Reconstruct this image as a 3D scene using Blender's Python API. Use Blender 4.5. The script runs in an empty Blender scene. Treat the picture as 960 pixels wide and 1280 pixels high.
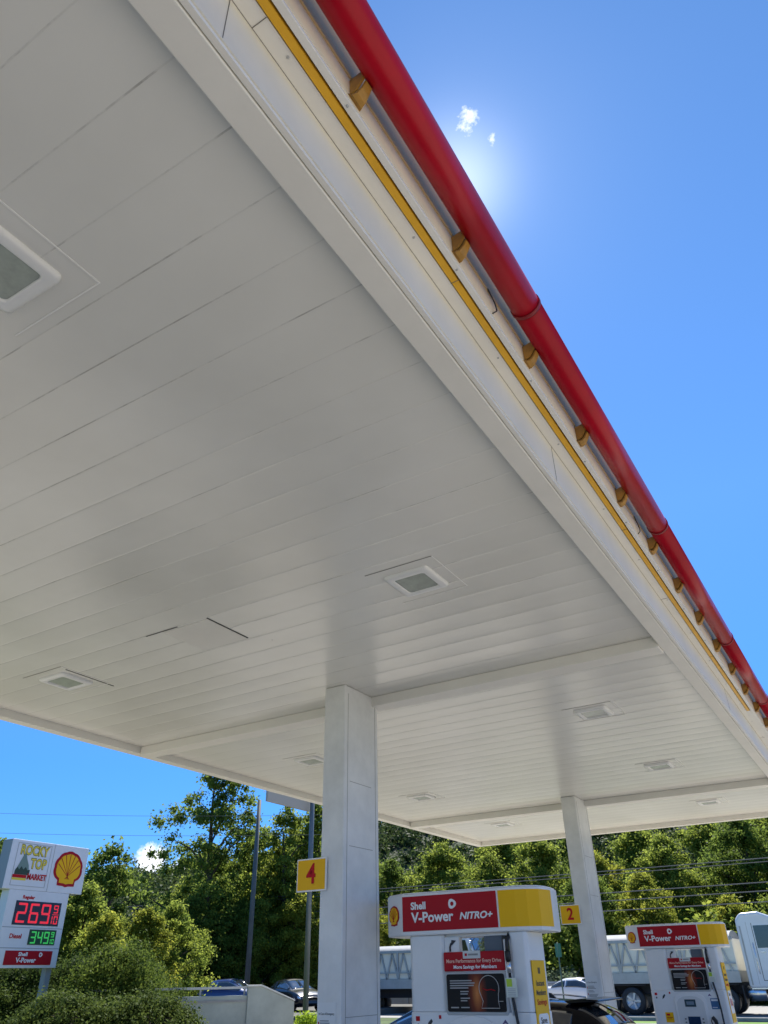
import bpy, math, random
import numpy as np
from mathutils import Matrix, Vector, noise as mnoise
rad = math.radians
random.seed(7)
SC = bpy.context.scene
COL = SC.collection

# ------------------------------------------------------------------ camera
cam_d = bpy.data.cameras.new('camera'); cam = bpy.data.objects.new('camera', cam_d); COL.objects.link(cam)
RT = Vector((0.84954136, 0.52726701, -0.0164005)); UP = Vector((0.29181544, -0.44382382, 0.84726865)); FW = Vector((-0.43945788, 0.72457568, 0.53091134))
m = Matrix.Identity(4)
for i in range(3):
    m[i][0] = RT[i]; m[i][1] = UP[i]; m[i][2] = -FW[i]
m[2][3] = 1.7
cam.matrix_world = m
cam_d.sensor_fit = 'HORIZONTAL'; cam_d.sensor_width = 36; cam_d.lens = 36 * 924.87 / 960
cam_d.clip_start = 0.05; cam_d.clip_end = 5000
SC.camera = cam

# ------------------------------------------------------------------ sun, sky, exposure
SUN_EL, SUN_AZ = rad(55.6), rad(21.3)          # azimuth measured from +Y towards -X
sd = Vector((-math.sin(SUN_AZ) * math.cos(SUN_EL), math.cos(SUN_AZ) * math.cos(SUN_EL), math.sin(SUN_EL)))
sl = bpy.data.lights.new('sun', 'SUN'); sun = bpy.data.objects.new('sun', sl); COL.objects.link(sun)
sl.energy = 5.0; sl.angle = rad(0.53); sl.color = (1.0, 0.95, 0.86)
sun.rotation_euler = (-sd).to_track_quat('-Z', 'Y').to_euler()
W = bpy.data.worlds.new('World'); SC.world = W; W.use_nodes = True
nt = W.node_tree; nt.nodes.clear(); L = nt.links.new
out = nt.nodes.new('ShaderNodeOutputWorld'); bg = nt.nodes.new('ShaderNodeBackground')
sky = nt.nodes.new('ShaderNodeTexSky'); sky.sky_type = 'NISHITA'; sky.sun_disc = False
sky.sun_elevation = SUN_EL; sky.sun_rotation = -SUN_AZ; sky.air_density = 1.0; sky.dust_density = 0.03; sky.ozone_density = 2.2
hs = nt.nodes.new('ShaderNodeHueSaturation'); hs.inputs['Saturation'].default_value = 1.06
gm = nt.nodes.new('ShaderNodeGamma'); gm.inputs['Gamma'].default_value = 1.08; L(sky.outputs[0], gm.inputs['Color'])
tn = nt.nodes.new('ShaderNodeMixRGB'); tn.blend_type = 'MULTIPLY'; tn.inputs['Fac'].default_value = 1; tn.inputs['Color2'].default_value = (.73, .86, .96, 1); L(gm.outputs[0], tn.inputs['Color1'])
sx = nt.nodes.new('ShaderNodeSeparateXYZ'); er = nt.nodes.new('ShaderNodeValToRGB')     # deep blue right down to the hills
tc0 = nt.nodes.new('ShaderNodeTexCoord'); L(tc0.outputs['Generated'], sx.inputs[0]); L(sx.outputs['Z'], er.inputs['Fac'])
er.color_ramp.elements[0].position = 0.02; er.color_ramp.elements[0].color = (.26, .40, .66, 1)
er.color_ramp.elements[1].position = 0.85; er.color_ramp.elements[1].color = (1, 1, 1, 1)
e_ = er.color_ramp.elements.new(.22); e_.color = (.42, .58, .84, 1); e_ = er.color_ramp.elements.new(.5); e_.color = (.80, .88, .98, 1)
t2_ = nt.nodes.new('ShaderNodeMixRGB'); t2_.blend_type = 'MULTIPLY'; t2_.inputs['Fac'].default_value = 1
L(tn.outputs[0], t2_.inputs['Color1']); L(er.outputs[0], t2_.inputs['Color2']); L(t2_.outputs[0], hs.inputs['Color'])
tc = nt.nodes.new('ShaderNodeTexCoord')
def vm(op, a, b=None):
    n = nt.nodes.new('ShaderNodeVectorMath'); n.operation = op
    for i, s in enumerate((a, b)):
        if s is None: continue
        if hasattr(s, 'links'): L(s, n.inputs[i])
        else: n.inputs[i].default_value = s
    return n
def ma(op, a, b=None, c=None, clamp=False):
    n = nt.nodes.new('ShaderNodeMath'); n.operation = op; n.use_clamp = clamp
    for i, s in enumerate((a, b, c)):
        if s is None: continue
        if hasattr(s, 'links'): L(s, n.inputs[i])
        else: n.inputs[i].default_value = s
    return n.outputs[0]
# a few small fair-weather clouds of the sky itself, given by direction and angular size
nz = nt.nodes.new('ShaderNodeTexNoise'); nz.inputs['Scale'].default_value = 70; nz.inputs['Detail'].default_value = 7; nz.inputs['Roughness'].default_value = 0.62
L(tc.outputs['Generated'], nz.inputs['Vector'])
dens = None
for d, r, k in (((-0.1657, 0.483, 0.8598), 0.030, .9), ((-0.150, 0.512, 0.846), 0.013, 0.8), ((-0.734, 0.6674, 0.118), 0.028, 2.0), ((-0.712, 0.695, 0.106), 0.024, 1.8), ((-0.69, 0.715, 0.104), 0.022, 1.6)):
    v = vm('DISTANCE', tc.outputs['Generated'], Vector(d).normalized()).outputs['Value']
    a = ma('SUBTRACT', 1.0, ma('DIVIDE', v, r), clamp=False)
    a = ma('MULTIPLY', ma('MAXIMUM', a, 0.0), k)
    dens = a if dens is None else ma('MAXIMUM', dens, a)
c = ma('MULTIPLY', ma('SUBTRACT', ma('ADD', ma('MULTIPLY', dens, 0.75), ma('MULTIPLY', nz.outputs['Fac'], 1.7)), 1.22), 2.4, clamp=True)
c = ma('MULTIPLY', c, ma('MINIMUM', ma('MULTIPLY', dens, 6.0), 1.0), clamp=True)
mx = nt.nodes.new('ShaderNodeMixRGB'); mx.inputs['Color2'].default_value = (7.4, 7.7, 8.1, 1)
# the bright aureole of the sky right round the sun
dt = ma('MAXIMUM', vm('DOT_PRODUCT', tc.outputs['Generated'], sd).outputs['Value'], 0.0)
gl = ma('ADD', ma('MULTIPLY', ma('POWER', dt, 600.0), 2.6), ma('MULTIPLY', ma('POWER', dt, 110.0), 0.40))
gc = vm('SCALE', (1.0, 1.0, .95)); L(gl, gc.inputs['Scale'])
ga = vm('ADD', hs.outputs[0], gc.outputs[0])
L(c, mx.inputs['Fac']); L(ga.outputs[0], mx.inputs['Color1'])
L(mx.outputs[0], bg.inputs['Color']); bg.inputs['Strength'].default_value = 0.108
L(bg.outputs[0], out.inputs['Surface'])
vs = SC.view_settings; vs.view_transform = 'Standard'; vs.look = 'None'; vs.gamma = 1; vs.use_curve_mapping = False; vs.exposure = 0.80
SC.display_settings.display_device = 'sRGB'
SC.cycles.max_bounces = 10; SC.cycles.diffuse_bounces = 6; SC.cycles.transmission_bounces = 6
SC.cycles.use_denoising = True

# ------------------------------------------------------------------ materials
MATS = {}
def mat(name, col, rough=0.6, metal=0.0, spec=0.5, coat=0.0, bump=0.0, bscale=40, var=0.0, vscale=3.0, emit=None, estr=0.0, col2=None, alpha=None, trans=0.0):
    if name in MATS: return MATS[name]
    M = bpy.data.materials.new(name); M.use_nodes = True; n = M.node_tree; b = n.nodes['Principled BSDF']
    b.inputs['Roughness'].default_value = rough; b.inputs['Metallic'].default_value = metal
    b.inputs['Specular IOR Level'].default_value = spec; b.inputs['Coat Weight'].default_value = coat
    b.inputs['Transmission Weight'].default_value = trans
    c4 = (*col, 1)
    b.inputs['Base Color'].default_value = c4
    t = n.nodes.new('ShaderNodeTexCoord')
    if var > 0:
        z = n.nodes.new('ShaderNodeTexNoise'); z.inputs['Scale'].default_value = vscale; z.inputs['Detail'].default_value = 6; z.inputs['Roughness'].default_value = 0.65
        n.links.new(t.outputs['Object'], z.inputs['Vector'])
        r = n.nodes.new('ShaderNodeValToRGB'); r.color_ramp.elements[0].position = 0.32; r.color_ramp.elements[1].position = 0.7
        r.color_ramp.elements[0].color = (*[x * (1 - var) for x in col], 1)
        r.color_ramp.elements[1].color = (*(col2 if col2 else [min(1, x * (1 + var * 0.5)) for x in col]), 1)
        n.links.new(z.outputs['Fac'], r.inputs['Fac']); n.links.new(r.outputs[0], b.inputs['Base Color'])
    if bump > 0:
        z = n.nodes.new('ShaderNodeTexNoise'); z.inputs['Scale'].default_value = bscale; z.inputs['Detail'].default_value = 5
        n.links.new(t.outputs['Object'], z.inputs['Vector'])
        q = n.nodes.new('ShaderNodeBump'); q.inputs['Strength'].default_value = bump; q.inputs['Distance'].default_value = 0.02
        n.links.new(z.outputs['Fac'], q.inputs['Height']); n.links.new(q.outputs[0], b.inputs['Normal'])
    if emit: b.inputs['Emission Color'].default_value = (*emit, 1); b.inputs['Emission Strength'].default_value = estr
    MATS[name] = M; return M

def ceiling_mat():
    M = bpy.data.materials.new('ceiling_paint'); M.use_nodes = True; n = M.node_tree; b = n.nodes['Principled BSDF']; k = n.links.new
    b.inputs['Roughness'].default_value = 0.25; b.inputs['Specular IOR Level'].default_value = 0.8
    t = n.nodes.new('ShaderNodeTexCoord'); s = n.nodes.new('ShaderNodeSeparateXYZ'); k(t.outputs['Object'], s.inputs[0])
    def m_(op, a, b_=None, cl=False):
        q = n.nodes.new('ShaderNodeMath'); q.operation = op; q.use_clamp = cl
        for i, v in enumerate((a, b_)):
            if v is None: continue
            if hasattr(v, 'links'): k(v, q.inputs[i])
            else: q.inputs[i].default_value = v
        return q.outputs[0]
    ph = m_('DIVIDE', m_('SUBTRACT', s.outputs['Y'], 0.63 - 3.33), 0.333)
    fr = m_('FRACT', ph); edge = m_('MULTIPLY', m_('ABSOLUTE', m_('SUBTRACT', fr, 0.5)), 2.0)       # 1 at the seam
    # dashes: open and paint-filled stretches of each seam
    mp = n.nodes.new('ShaderNodeMapping'); mp.inputs['Scale'].default_value = (1.1, 3.0, 1); k(t.outputs['Object'], mp.inputs[0])
    z = n.nodes.new('ShaderNodeTexNoise'); z.inputs['Scale'].default_value = 1.0; z.inputs['Detail'].default_value = 7; z.inputs['Roughness'].default_value = 0.75
    k(mp.outputs[0], z.inputs['Vector'])
    dash = m_('MULTIPLY', m_('SUBTRACT', z.outputs['Fac'], 0.50), 7.0, True)
    line = m_('MULTIPLY', m_('GREATER_THAN', edge, 0.974), m_('ADD', m_('MULTIPLY', dash, 0.50), 0.06))
    z2 = n.nodes.new('ShaderNodeTexNoise'); z2.inputs['Scale'].default_value = 0.9; z2.inputs['Detail'].default_value = 5
    k(t.outputs['Object'], z2.inputs['Vector'])
    r = n.nodes.new('ShaderNodeValToRGB'); r.color_ramp.elements[0].color = (0.71, 0.695, 0.645, 1); r.color_ramp.elements[1].color = (0.80, 0.785, 0.735, 1)
    r.color_ramp.elements[0].position = 0.3; r.color_ramp.elements[1].position = 0.7
    k(z2.outputs['Fac'], r.inputs['Fac'])
    vo = n.nodes.new('ShaderNodeTexVoronoi'); vo.inputs['Scale'].default_value = 1.3; k(t.outputs['Object'], vo.inputs['Vector'])
    line = m_('MAXIMUM', line, m_('MULTIPLY', m_('LESS_THAN', vo.outputs['Distance'], 0.010), 0.6))     # flies, chips and old screw holes
    mm = n.nodes.new('ShaderNodeMixRGB'); mm.inputs['Color2'].default_value = (0.10, 0.085, 0.07, 1)
    k(line, mm.inputs['Fac']); k(r.outputs[0], mm.inputs['Color1']); k(mm.outputs[0], b.inputs['Base Color'])
    # each plank is dished, and the sheet waves slowly along its length
    mp2 = n.nodes.new('ShaderNodeMapping'); mp2.inputs['Scale'].default_value = (0.45, 2.2, 1); k(t.outputs['Object'], mp2.inputs[0])
    z3 = n.nodes.new('ShaderNodeTexNoise'); z3.inputs['Scale'].default_value = 1.0; z3.inputs['Detail'].default_value = 2; k(mp2.outputs[0], z3.inputs['Vector'])
    z4 = n.nodes.new('ShaderNodeTexNoise'); z4.inputs['Scale'].default_value = 60; z4.inputs['Detail'].default_value = 3; k(t.outputs['Object'], z4.inputs['Vector'])
    h = m_('ADD', m_('MULTIPLY', m_('POWER', edge, 2.0), 0.0020), m_('MULTIPLY', z3.outputs['Fac'], 0.006))
    h = m_('ADD', h, m_('MULTIPLY', m_('POWER', edge, 24.0), 0.0018))
    h = m_('ADD', h, m_('MULTIPLY', z4.outputs['Fac'], 0.00025))
    q = n.nodes.new('ShaderNodeBump'); q.inputs['Strength'].default_value = 1.0; q.inputs['Distance'].default_value = 1.0
    k(h, q.inputs['Height']); k(q.outputs[0], b.inputs['Normal'])
    return M

WHITE = mat('white_paint', (0.80, 0.775, 0.72), 0.42, var=0.06, vscale=1.5)
CREAM = mat('cream_paint', (0.76, 0.72, 0.63), 0.5, var=0.08, vscale=1.2)
COLP = mat('column_paint', (0.77, 0.77, 0.755), 0.36, var=0.16, vscale=1.6, bump=0.05, bscale=8)
PLAST = mat('white_plastic', (0.80, 0.80, 0.79), 0.33, var=0.04)
GREYP = mat('grey_plastic', (0.45, 0.46, 0.46), 0.45, var=0.05)
RED = mat('red_panel', (0.40, 0.002, 0.010), 0.45, spec=0.25)
TUBE = mat('red_tube', (0.42, 0.001, 0.012), 0.33, spec=0.28, var=0.22, vscale=1.4)
YEL = mat('yellow_panel', (0.88, 0.48, 0.003), 0.45, spec=0.25)
YSTR = mat('yellow_strip', (0.78, 0.42, 0.02), 0.45, var=0.1, vscale=5)
BRK = mat('ochre_metal', (0.42, 0.21, 0.03), 0.55, var=0.35, vscale=9)
BLACK = mat('black_rubber', (0.018, 0.018, 0.02), 0.5)
DARK = mat('dark_gap', (0.03, 0.03, 0.03), 0.8)
TXTW = mat('white_lettering', (0.82, 0.82, 0.82), 0.4)
TXTR = mat('red_lettering', (0.50, 0.005, 0.012), 0.5, spec=.2)
TXTK = mat('black_lettering', (0.03, 0.03, 0.035), 0.5)
GLASS = mat('dark_glass', (0.02, 0.025, 0.03), 0.04, spec=0.9, coat=1.0)
CHROME = mat('bright_metal', (0.72, 0.73, 0.75), 0.25, metal=1.0)
STEEL = mat('galvanised_steel', (0.33, 0.35, 0.36), 0.5, metal=0.6, var=0.2, vscale=6)
CONC = mat('concrete', (0.36, 0.355, 0.33), 0.85, var=0.25, vscale=1.2, bump=0.3, bscale=25)

# ------------------------------------------------------------------ mesh helpers
class MB:
    def __init__(s): s.v = []; s.f = []; s.mi = []; s.sm = []
    def add(s, vs_, fs, mi=0, sm=False):
        o = len(s.v); s.v += [tuple(p) for p in vs_]
        for f in fs: s.f.append([i + o for i in f]); s.mi.append(mi); s.sm.append(sm)
        return s
    def box(s, x0, y0, z0, x1, y1, z1, mi=0):
        x0, x1 = min(x0, x1), max(x0, x1); y0, y1 = min(y0, y1), max(y0, y1); z0, z1 = min(z0, z1), max(z0, z1)
        return s.add([(x0,y0,z0),(x1,y0,z0),(x1,y1,z0),(x0,y1,z0),(x0,y0,z1),(x1,y0,z1),(x1,y1,z1),(x0,y1,z1)],
              [(0,3,2,1),(4,5,6,7),(0,1,5,4),(1,2,6,5),(2,3,7,6),(3,0,4,7)], mi)
    def prism(s, poly, a, b, ax='z', mi=0, sm=False):
        # poly in the plane across ax: x -> (y,z), y -> (x,z), z -> (x,y)
        def P(p, t): return {'x': (t, p[0], p[1]), 'y': (p[0], t, p[1]), 'z': (p[0], p[1], t)}[ax]
        n = len(poly); vs_ = [P(p, a) for p in poly] + [P(p, b) for p in poly]
        area = sum(poly[i][0]*poly[(i+1)%n][1] - poly[(i+1)%n][0]*poly[i][1] for i in range(n))
        flip = (area > 0) ^ (ax == 'y') ^ (b < a)
        A = list(range(n)); B = list(range(n, 2*n))
        capA, capB = (A[::-1], B) if flip else (A, B[::-1])
        s.add(vs_, [capA, capB], mi)
        o = len(s.v) - 2*n
        for i in range(n):
            j = (i+1) % n; q = [i, j, n+j, n+i]
            if not flip: q = q[::-1]
            s.f.append([k+o for k in q]); s.mi.append(mi); s.sm.append(sm)
        return s
    def tube(s, pts, rs, n=10, mi=0, cap=True):
        pts = [Vector(p) for p in pts]
        if not hasattr(rs, '__len__'): rs = [rs] * len(pts)
        vs_ = []; up = None
        for i, p in enumerate(pts):
            t = (pts[min(i+1, len(pts)-1)] - pts[max(i-1, 0)]).normalized()
            if up is None: up = Vector((0,0,1)) if abs(t.z) < 0.9 else Vector((1,0,0))
            a = t.cross(up).normalized(); b = a.cross(t).normalized(); up = b
            for k in range(n):
                w = 2*math.pi*k/n; vs_.append(p + (a*math.cos(w) + b*math.sin(w)) * rs[i])
        fs = [(i*n+k, i*n+(k+1)%n, (i+1)*n+(k+1)%n, (i+1)*n+k) for i in range(len(pts)-1) for k in range(n)]
        s.add(vs_, fs, mi, True)
        if cap:
            o = len(s.v) - len(vs_)
            s.f.append([o+k for k in range(n)][::-1]); s.f.append([o+(len(pts)-1)*n+k for k in range(n)]); s.mi += [mi]*2; s.sm += [False]*2
        return s
    def lathe(s, prof, c, ax='y', n=24, mi=0):
        # prof: list of (along, radius)
        vs_ = []
        for a, r in prof:
            for k in range(n):
                w = 2*math.pi*k/n; u, v = r*math.cos(w), r*math.sin(w)
                vs_.append({'x': (c[0]+a, c[1]+u, c[2]+v), 'y': (c[0]+u, c[1]+a, c[2]+v), 'z': (c[0]+u, c[1]+v, c[2]+a)}[ax])
        fs = [(i*n+k, i*n+(k+1)%n, (i+1)*n+(k+1)%n, (i+1)*n+k) for i in range(len(prof)-1) for k in range(n)]
        return s.add(vs_, fs, mi, True)
    def build(s, name, mats, parent=None, bevel=0.0, seg=2):
        me = bpy.data.meshes.new(name); me.from_pydata(s.v, [], s.f)
        if not isinstance(mats, (list, tuple)): mats = [mats]
        for q in mats: me.materials.append(q)
        me.polygons.foreach_set('material_index', s.mi); me.polygons.foreach_set('use_smooth', s.sm); me.update()
        o = bpy.data.objects.new(name, me); COL.objects.link(o)
        if parent: o.parent = parent
        if bevel:
            bm = o.modifiers.new('bevel', 'BEVEL'); bm.width = bevel; bm.segments = seg; bm.limit_method = 'ANGLE'; bm.angle_limit = rad(40)
        return o

def tag(o, label, cat, group=None, kind=None):
    o['label'] = label; o['category'] = cat
    if group: o['group'] = group
    if kind: o['kind'] = kind
    return o
def struct(o, label=None, cat=None):
    o['kind'] = 'structure'
    if label: o['label'] = label
    if cat: o['category'] = cat
    return o
def empty(name, loc=(0,0,0), rz=0.0, label=None, cat=None, group=None):
    o = bpy.data.objects.new(name, None); COL.objects.link(o); o.location = loc; o.rotation_euler = (0,0,rz); o.empty_display_size = 0.2
    if label: tag(o, label, cat, group)
    return o
KIDS = {}
def copy_tree(o, parent=None):
    c = o.copy(); COL.objects.link(c)
    if parent: c.parent = parent
    for ch in [x for x in bpy.data.objects if x.parent == o]: copy_tree(ch, c)
    return c
def text(body, m_, parent, loc, rot, h, w=None, name='lettering', ext=0.002, bold=0.0, shear=0.0):
    cu = bpy.data.curves.new(name, 'FONT'); cu.body = body; cu.align_x = 'CENTER'; cu.align_y = 'CENTER'
    cu.size = h / 0.72; cu.extrude = ext; cu.offset = bold; cu.shear = shear; cu.resolution_u = 3
    cu.materials.append(m_)
    o = bpy.data.objects.new(name, cu); COL.objects.link(o)
    dg = bpy.context.evaluated_depsgraph_get()
    me = bpy.data.meshes.new_from_object(o.evaluated_get(dg)); me.name = name
    bpy.data.objects.remove(o); o = bpy.data.objects.new(name, me); COL.objects.link(o)
    if not me.materials: me.materials.append(m_)
    if w:
        xs = [v.co.x for v in me.vertices]; o.scale = (w / (max(xs) - min(xs)), 1, 1)
    o.location = loc; o.rotation_euler = rot
    if parent: o.parent = parent
    return o
RF = (rad(90), 0, 0)          # reads on a face that looks to -Y
RX = (rad(90), 0, rad(90))    # reads on a face that looks to +X

def pecten(r, n=7):
    """outer outline of a scallop-shell sign, in its own x,z plane, width about 2r"""
    o = []
    a0, a1 = rad(-32), rad(212)
    N = n * 8
    for i in range(N + 1):
        t = i / N; a = a0 + (a1 - a0) * t
        rr = r * (1.0 + 0.035 * abs(math.sin(math.pi * n * t)) - 0.02)
        o.append((rr * math.cos(a), rr * math.sin(a) * 0.96))
    o += [(-0.62*r, -0.62*r), (-0.60*r, -0.90*r), (-0.2*r, -0.92*r), (0, -0.97*r), (0.2*r, -0.92*r), (0.60*r, -0.90*r), (0.62*r, -0.62*r)]
    return o
def shell_logo(parent, M4, r, sx=1.0):
    """three layered flat pieces: red shell, yellow shell, red rays. M4 maps (x right, y out, z up) to the sign"""
    def place(mb, name, mt):
        mb.v = [tuple(M4 @ Vector((x * sx, y, z))) for x, y, z in mb.v]
        o = mb.build(name, mt, parent); return o
    a = MB().prism(pecten(r), 0.0, -0.006, 'y'); place(a, 'shell_outline', RED)
    inn = [(x * 0.84, z * 0.84 + 0.0) for x, z in pecten(r)]
    b = MB().prism(inn, -0.0065, -0.011, 'y'); place(b, 'shell_face', YEL)
    c = MB()
    for k in range(-3, 4):
        a_ = rad(90 + k * 24); x1, z1 = 0.80 * r * math.cos(a_), 0.80 * r * math.sin(a_)
        x0, z0 = 0.13 * r * k / 3 * 1.4, -0.55 * r
        dx, dz = x1 - x0, z1 - z0; l = math.hypot(dx, dz); nx, nz_ = -dz / l * 0.016 * r, dx / l * 0.016 * r
        c.prism([(x0 - nx*.6, z0 - nz_*.6), (x1 - nx*1.6, z1 - nz_*1.6), (x1 + nx*1.6, z1 + nz_*1.6), (x0 + nx*.6, z0 + nz_*.6)], -0.0115, -0.013, 'y')
    place(c, 'shell_rays', RED)
def ring(mb, cx, cz, r, y0, y1, n=16):
    """small flower-like ring emblem"""
    for k in range(n):
        a, b = 2*math.pi*k/n, 2*math.pi*(k+1)/n
        ro = r * (1.0 + 0.08*math.cos(3*a)); rp = r * (1.0 + 0.08*math.cos(3*b)); ri = r * 0.45
        mb.prism([(cx+ri*math.cos(a), cz+ri*math.sin(a)), (cx+ro*math.cos(a), cz+ro*math.sin(a)), (cx+rp*math.cos(b), cz+rp*math.sin(b)), (cx+ri*math.cos(b), cz+ri*math.sin(b))], y0, y1, 'y')
    return mb

# ------------------------------------------------------------------ ground, roads, hill
def sheet(name, x0, y0, x1, y1, z, m_, label=None):
    o = MB().add([(x0,y0,z),(x1,y0,z),(x1,y1,z),(x0,y1,z)], [(0,1,2,3)]).build(name, m_); o['kind'] = 'structure'; return o
GRASSG = mat('grass_ground', (0.07, 0.11, 0.03), 0.95, var=0.4, vscale=0.6, bump=0.6, bscale=12)
LOT = mat('lot_concrete', (0.42, 0.385, 0.32), 0.85, var=0.22, vscale=0.35, bump=0.2, bscale=20)
ASPH = mat('asphalt', (0.12, 0.118, 0.11), 0.9, var=0.2, vscale=0.8, bump=0.4, bscale=60)
RDC = mat('road_concrete', (0.30, 0.29, 0.27), 0.9, var=0.15, vscale=0.3)
PAINT = mat('road_paint', (0.75, 0.74, 0.70), 0.7); YPAINT = mat('yellow_road_paint', (0.70, 0.45, 0.05), 0.7)
sheet('ground', -1500, -1500, 1500, 1500, 0.0, GRASSG)
sheet('forecourt', -16, -40, 60, 31.5, 0.004, LOT)
sheet('side_lane', -60, 24.5, -16.0, 31.5, 0.004, ASPH)
sheet('lawn_strip', -15.5, 31.8, 60, 35.4, 0.012, mat('lawn', (0.13, 0.24, 0.03), 0.9, var=0.3, vscale=2, bump=0.8, bscale=30))
struct(MB().box(-70, 28.5, 0.003, -24.2, 45.5, .25).build('raised_lane', ASPH))
sheet('road', -160, 36.2, 120, 50.5, 0.006, RDC)
k = MB(); k.box(-16, 31.5, 0, 60, 31.7, 0.13); k.box(-16, 35.9, 0, 60, 36.1, 0.13); struct(k.build('kerb', CONC, bevel=0.02))
k = MB(); 
for i in range(-20, 14): k.box(i*6.0, 43.3, 0.007, i*6.0+3, 43.42, 0.011)
k.box(-160, 36.7, 0.007, 120, 36.82, 0.011); k.box(-160, 49.8, 0.007, 120, 49.92, 0.011)
struct(k.build('road_markings', PAINT))
# expansion joints of the forecourt slab
k = MB()
for i in range(-2, 10): k.box(i*4-16+.0, -40, 0.005, i*4-16+.02, 31.4, 0.008)
for j in range(-8, 8): k.box(-15.9, j*4, 0.005, 40, j*4+.02, 0.0085)
struct(k.build('slab_joints', DARK))

def hill_h(az, D):
    """ridge height by azimuth (degrees left of +Y)"""
    pts = [(-40, 40), (-10, 62), (8, 68), (20, 70), (29, 64), (34, 66), (37, 63), (40, 47), (44, 46), (47, 42), (50, 44), (54, 40), (62, 38), (80, 40)]
    for (a, h), (b, g) in zip(pts, pts[1:]):
        if a <= az <= b:
            t = (az-a)/(b-a); t = t*t*(3-2*t); hh = h + (g-h)*t; break
    else: hh = 50
    return hh * (1 + 0.02*math.sin(az*1.3))
NA, ND = 80, 22
vs_ = []; 
for i in range(NA):
    az = -35 + 112*i/(NA-1)
    for j in range(ND):
        D = 150 + 350*j/(ND-1); t = min(1, max(0, (D-170)/230)); t = t*t*(3-2*t)
        top = hill_h(az, D)
        h = top * t if D < 400 else top * (1 - ((D-400)/260)**2*0.5)
        h = h + 4*mnoise.noise(Vector((az*0.15, D*0.02, 0)))*t - 2
        a = rad(az); vs_.append((-math.sin(a)*D, math.cos(a)*D, h))
fs = [(i*ND+j, (i+1)*ND+j, (i+1)*ND+j+1, i*ND+j+1) for i in range(NA-1) for j in range(ND-1)]
HILLV = vs_
struct(MB().add(vs_, fs, 0, True).build('hill', mat('hill_soil', (0.03, 0.045, 0.018), 0.95, var=0.4, vscale=0.05)))

# ------------------------------------------------------------------ canopy
ZC = 4.75
canopy = empty('station_canopy', (-5.33, 7.9, 0), 0, 'white filling station canopy with planked underside, red tube rail and three columns', 'canopy')
def cb(mb, name, m_, bevel=0.0):
    mb.v = [(x+5.33, y-7.9, z) for x, y, z in mb.v]
    return mb.build(name, m_, canopy, bevel)
Y0, Y1 = -4.24, 20.03
c_ = MB().box(-9.255, Y0, ZC, -1.405, Y1, ZC+0.05); ceil = cb(c_, 'ceiling', ceiling_mat())
cb(MB().box(-9.6, Y0-.2, ZC+0.88, -1.06, Y1+.2, ZC+0.94), 'roof_deck', WHITE)
def mir(x): return -10.66 - x
def bars(name, m_, recs, both=True, bevel=0.0, ys=(Y0-.15, Y1+.15)):
    for side in ((0, 1) if both else (0,)):
        k = MB()
        for x0, z0, x1, z1 in recs:
            if side: x0, x1 = mir(x1), mir(x0)
            k.box(x0, ys[0], ZC+z0, x1, ys[1], ZC+z1)
        cb(k, name, m_, bevel)
bars('edge_beam', WHITE, [(-1.40, -0.10, -1.255, 0.30)], bevel=0.006)
bars('edge_ledge', WHITE, [(-1.249, -0.092, -1.222, -0.07)])
bars('cove_panel', CREAM, [(-1.2545, -0.069, -1.215, 0.262)])
bars('outer_soffit', WHITE, [(-1.2145, 0.250, -1.136, 0.30)])
bars('fascia_lip', WHITE, [(-1.078, 0.236, -1.042, 0.262)], bevel=0.003)
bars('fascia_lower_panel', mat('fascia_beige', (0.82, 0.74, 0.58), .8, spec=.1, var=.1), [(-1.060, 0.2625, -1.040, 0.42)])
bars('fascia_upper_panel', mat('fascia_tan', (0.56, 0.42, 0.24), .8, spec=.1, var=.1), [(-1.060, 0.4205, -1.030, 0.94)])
bars('yellow_strip', YSTR, [(-1.128, 0.240, -1.090, 0.275)], both=False, ys=(Y0-.15, 12.3))
k = MB().box(-1.135, 12.32, ZC+0.245, -1.080, Y1+.15, ZC+0.275); cb(k, 'white_strip', WHITE)
k = MB()      # seams in the soffit and cove
for y in (1.03, 7.57, 14.1): k.box(-1.214, y, ZC+.2475, -1.137, y+.003, ZC+.2495)
for y in (-2.2, .9, 4.4, 11, 17): k.box(-1.2145, y, ZC-.06, -1.2125, y+.003, ZC+.24)
for y in (-.5, 2.64, 5.9, 9.59): k.box(-1.134, y, ZC+.2375, -1.081, y+.003, ZC+.2395)
k.box(-1.2146, Y0, ZC+0.2485, -1.2125, Y1, ZC+0.2498)
cb(k, 'soffit_seam', mat('seam_grey', (.16, .15, .13), .8))
for xx in (-1.18, mir(-1.18)):
    pass
# end beams and fascias
for y, s in ((Y1, 1), (Y0, -1)):
    cb(MB().box(-9.25, y+.003*s, ZC-0.10, -1.41, y+.148*s, ZC+.30), 'edge_beam', WHITE, 0.006)
    cb(MB().box(-9.6, y+.152*s, ZC+.20, -1.07, y+.20*s, ZC+.878), 'fascia_end_panel', WHITE)
# cross beams
for i in (-1, 0, 1):
    y = 7.9 + 8.27*i
    cb(MB().box(-9.25, y, ZC-0.125, -1.403, y+.24, ZC-.002), 'cross_beam', WHITE, 0.006)
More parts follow.
